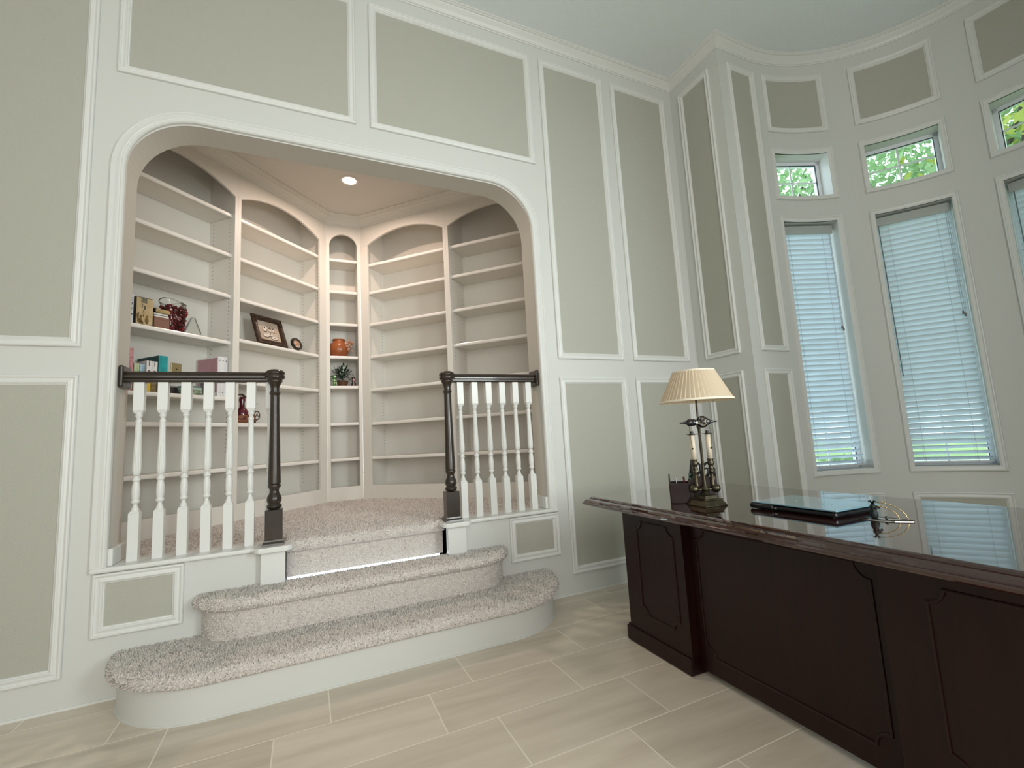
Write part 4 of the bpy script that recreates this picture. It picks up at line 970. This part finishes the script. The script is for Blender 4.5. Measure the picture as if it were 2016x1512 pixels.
b = MB(); b.tube([(-.075, 0, .075), (-.085, 0, .160), (-.062, 0, .232), (-.020, 0, .236), (.010, 0, .215)], .009, 8); b.build('handle', mat('bark_brown', (.07, .035, .02), .7), bk, smooth=True)
jg = empty('glass_jug', atL(.770, .13, 1.352), R(45)); tag(jg, 'dark red pot with pointed pale spout sitting in the rattan basket', 'jug')
b = MB(); b.lathe([(.038, .0), (.052, .02), (.055, .060), (.050, .095), (.020, .112), (.018, .15), (.024, .175), (.020, .20)], 24, (-.020, 0, 0)); b.build('body', mat('maroon_ceramic', (.09, .006, .018), .2, coat=.8), jg, smooth=True)
b = MB(); b.tube([(.015, -.005, .075), (.060, -.010, .115), (.085, -.012, .140)], [.020, .013, .004], 12); b.build('spout', mat('pale_mauve_glass', (.40, .32, .32), .15, coat=.8), jg, smooth=True)
b = MB(); b.tube([(.050, -.010, .146), (.085, -.012, .146), (.115, -.012, .147)], [.004, .0035, .0006], 8); b.build('tip', mat('maroon_ceramic', 0), jg, smooth=True)

# corner unit: clay pot, plant, figurines
cp = empty('clay_pot', atD(.118, .125, 2.002), 0); tag(cp, 'orange terracotta pot with a fruit cluster on its side', 'pot')
M_TC = mat('terracotta', (.36, .105, .028), .35, vary=(9, (.26, .07, .02), 3), coat=.3)
b = MB(); b.lathe([(.055, .0), (.070, .012), (.088, .045), (.093, .080), (.088, .115), (.072, .143), (.058, .154), (.055, .163), (.058, .174), (.063, .178), (.062, .183), (.056, .184), (.052, .176), (.050, .16)], 36, caps=False); b.build('vessel', M_TC, cp, smooth=True)
b = MB(); b.lathe([(.0005, .155), (.051, .156)], 24, caps=False); b.lathe([(.0005, .0), (.055, .0)], 24, caps=False); b.build('inside', mat('dark_clay', (.03, .012, .005), .8), cp)
b = MB()
for k in range(22):
    rr = random.Random(k); b.sphere((.085+rr.uniform(-.030, .040), -.050+rr.uniform(-.02, .02), .115+rr.uniform(-.055, .055)), rr.uniform(.010, .019), 10)
b.build('fruit_cluster', mat('clay_relief', (.42, .22, .14), .45, island=[(.25, .09, .05), (.45, .26, .18), (.52, .36, .28)]), cp, smooth=True)
pt = empty('potted_plant', atD(.150, .150, 1.705), 0); tag(pt, 'dark leafy plant in a brown pot below the clay pot', 'plant')
b = MB(); b.lathe([(.040, 0), (.052, .045), (.056, .062), (.050, .062), (.047, .055), (.001, .055)], 24); b.build('pot', mat('brown_basket', (.10, .045, .022), .7, bump=(120, .6, .004)), pt, smooth='auto')
b = MB(); rr = random.Random(11)
for k in range(150):
    a = rr.uniform(0, 2*PI); el = rr.uniform(-.1, 1.2); L_ = rr.uniform(.07, .17); base = Vector((0, 0, .062+rr.uniform(0, .05)))
    d = Vector((math.cos(a)*math.cos(el)*.80, math.sin(a)*math.cos(el)*.60, math.sin(el))); tip = base+d*L_; sd = d.cross(Vector((0, 0, 1))).normalized()*rr.uniform(.008, .013); dl_ = d*rr.uniform(.022, .035)
    b.add([tip-dl_, tip-dl_*.4+sd, tip+dl_*.5+Vector((0, 0, -.006)), tip-dl_*.4-sd], [(0, 1, 2, 3)])
    if k % 3 == 0: b.tube([base, base+d*(L_*.5)+Vector((0, 0, .005)), tip], .0012, 4)
b.build('foliage', mat('dark_green_leaf', (.008, .035, .012), .45), pt)
gf = empty('glass_figurine', atD(.070, .060, 1.705), 0); tag(gf, 'bright green glass figurine left of the plant', 'figurine')
b = MB(); b.lathe([(.001, .112), (.014, .106), (.018, .092), (.016, .075), (.010, .066), (.008, .060), (.014, .050), (.014, .022), (.006, .016), (.018, .004), (.018, 0)], 18); b.build('body', mat('green_glass', (.05, .30, .03), .1, coat=1, trans=.3), gf, smooth=True)
b = MB(); b.lathe([(.0005, .104), (.013, .098), (.012, .088), (.0005, .084)], 14, (.004, -.010, 0)); b.sphere((0, -.014, .055), .009, 10); b.sphere((0, -.012, .030), .009, 10)
for s in (-1, 1): b.tube([(s*.012, -.006, .052), (s*.020, -.006, .030), (s*.020, -.006, .012)], .004, 6)
b.build('pale_details', mat('pale_green_glass', (.50, .68, .38), .1, coat=1), gf, smooth=True)
pf = empty('doll_figurine', atD(.248, .060, 1.705), 0); tag(pf, 'small dark figurine with a pale pink face right of the plant', 'figurine')
b = MB(); b.lathe([(.020, 0), (.024, .010), (.020, .030), (.010, .045), (.016, .055), (.020, .070), (.016, .085), (.004, .096)], 16); b.build('body', mat('black_figure', (.01, .008, .010), .3, coat=.5), pf, smooth=True)
b = MB(); b.sphere((0, -.014, .062), .013, 12); b.tube([(0, -.016, .048), (0, -.022, .020), (0, -.022, .004)], .003, 6); b.sphere((0, -.022, .008), .006, 8); b.build('face', mat('pink_face', (.60, .36, .34), .4), pf, smooth=True)

# ------------------------------------------------------------------ outside
b = MB(); b.box(3.0, 40, -26, 26, -.45, -.4); struct(b.build('ground', mat('lawn', (.10, .20, .05), .9, vary=(1.2, (.20, .30, .10), 5))), 'lawn outside')
def tree(x, y, h, r, seed, m, label, nleaf=9000):
    rr = random.Random(seed); t = empty('garden_tree', (x, y, -.4)); tag(t, label, 'tree', 'trees outside the bay windows')
    b = MB(); b.tube([(0, 0, 0), (.1, .05, h*.4), (0, .1, h*.75)], [.16, .12, .07], 10)
    for k in range(9): a = rr.uniform(0, 6.28); z = h*rr.uniform(.35, .7); b.tube([(.08, .05, z), (math.cos(a)*r*.4, math.sin(a)*r*.4, z+r*.35), (math.cos(a)*r*.8, math.sin(a)*r*.8, z+r*.6)], [.05, .035, .012], 6)
    b.build('trunk', mat('bark', (.10, .09, .08), .9), t)
    rg = np.random.default_rng(seed); nc = 60
    C = rg.normal(0, 1, (nc, 3)); C /= np.linalg.norm(C, axis=1)[:, None]; C *= (rg.random(nc)**.4*r)[:, None]; C[:, 2] = C[:, 2]*.8+h*.72
    idx = rg.integers(0, nc, nleaf); P = C[idx]+rg.normal(0, r*.16, (nleaf, 3)); D1 = rg.normal(0, 1, (nleaf, 3)); D1 /= np.linalg.norm(D1, axis=1)[:, None]
    D2 = np.cross(D1, rg.normal(0, 1, (nleaf, 3))); D2 /= np.linalg.norm(D2, axis=1)[:, None]; s = rg.uniform(.05, .10, nleaf)[:, None]
    V = np.stack([P-D1*s, P+D2*s*.5, P+D1*s, P-D2*s*.5], 1).reshape(-1, 3)
    F = (np.arange(nleaf)[:, None]*4+np.arange(4)[None]).tolist()
    me = bpy.data.meshes.new('crown'); me.from_pydata(V.tolist(), [], F); me.materials.append(m); o = bpy.data.objects.new('crown', me); COL.objects.link(o); o.parent = t
tree(9.5, 3.6, 7.0, 2.6, 1, M_LEAF, 'pale green tree seen through the leftmost transom window')
tree(11.0, .6, 8.2, 3.3, 2, M_LEAF, 'green tree with forked branches behind the middle transom window', 13000)
tree(9.5, -3.4, 8.0, 3.2, 3, M_LEAF2, 'yellow-green tree behind the right transom window', 13000)
tree(14.0, 6.5, 8.0, 3.0, 4, M_LEAF, 'green tree farther back on the left of the garden', 6000)
for i, (y, s) in enumerate(((3.0, 1), (1.2, 1.1), (-.6, .9), (-2.6, 1.1))):
    rg = np.random.default_rng(20+i); n = 2500; P = rg.normal(0, 1, (n, 3)); P /= np.linalg.norm(P, axis=1)[:, None]; P *= (rg.random(n)**.3)[:, None]; P = P*np.array([.5, .9*s, .5*s])+np.array([0, 0, .45])
    D1 = rg.normal(0, 1, (n, 3)); D1 /= np.linalg.norm(D1, axis=1)[:, None]; D2 = np.cross(D1, rg.normal(0, 1, (n, 3))); D2 /= np.linalg.norm(D2, axis=1)[:, None]
    V = np.stack([P-D1*.05, P+D2*.025, P+D1*.05, P-D2*.025], 1).reshape(-1, 3); F = (np.arange(n)[:, None]*4+np.arange(4)[None]).tolist()
    me = bpy.data.meshes.new('garden_shrub'); me.from_pydata(V.tolist(), [], F); me.materials.append(M_LEAF); o = bpy.data.objects.new('garden_shrub', me); COL.objects.link(o); o.location = (7.2, y, -.4)
    tag(o, 'low green shrub glimpsed between the blind slats', 'shrub', 'shrubs under the bay windows')
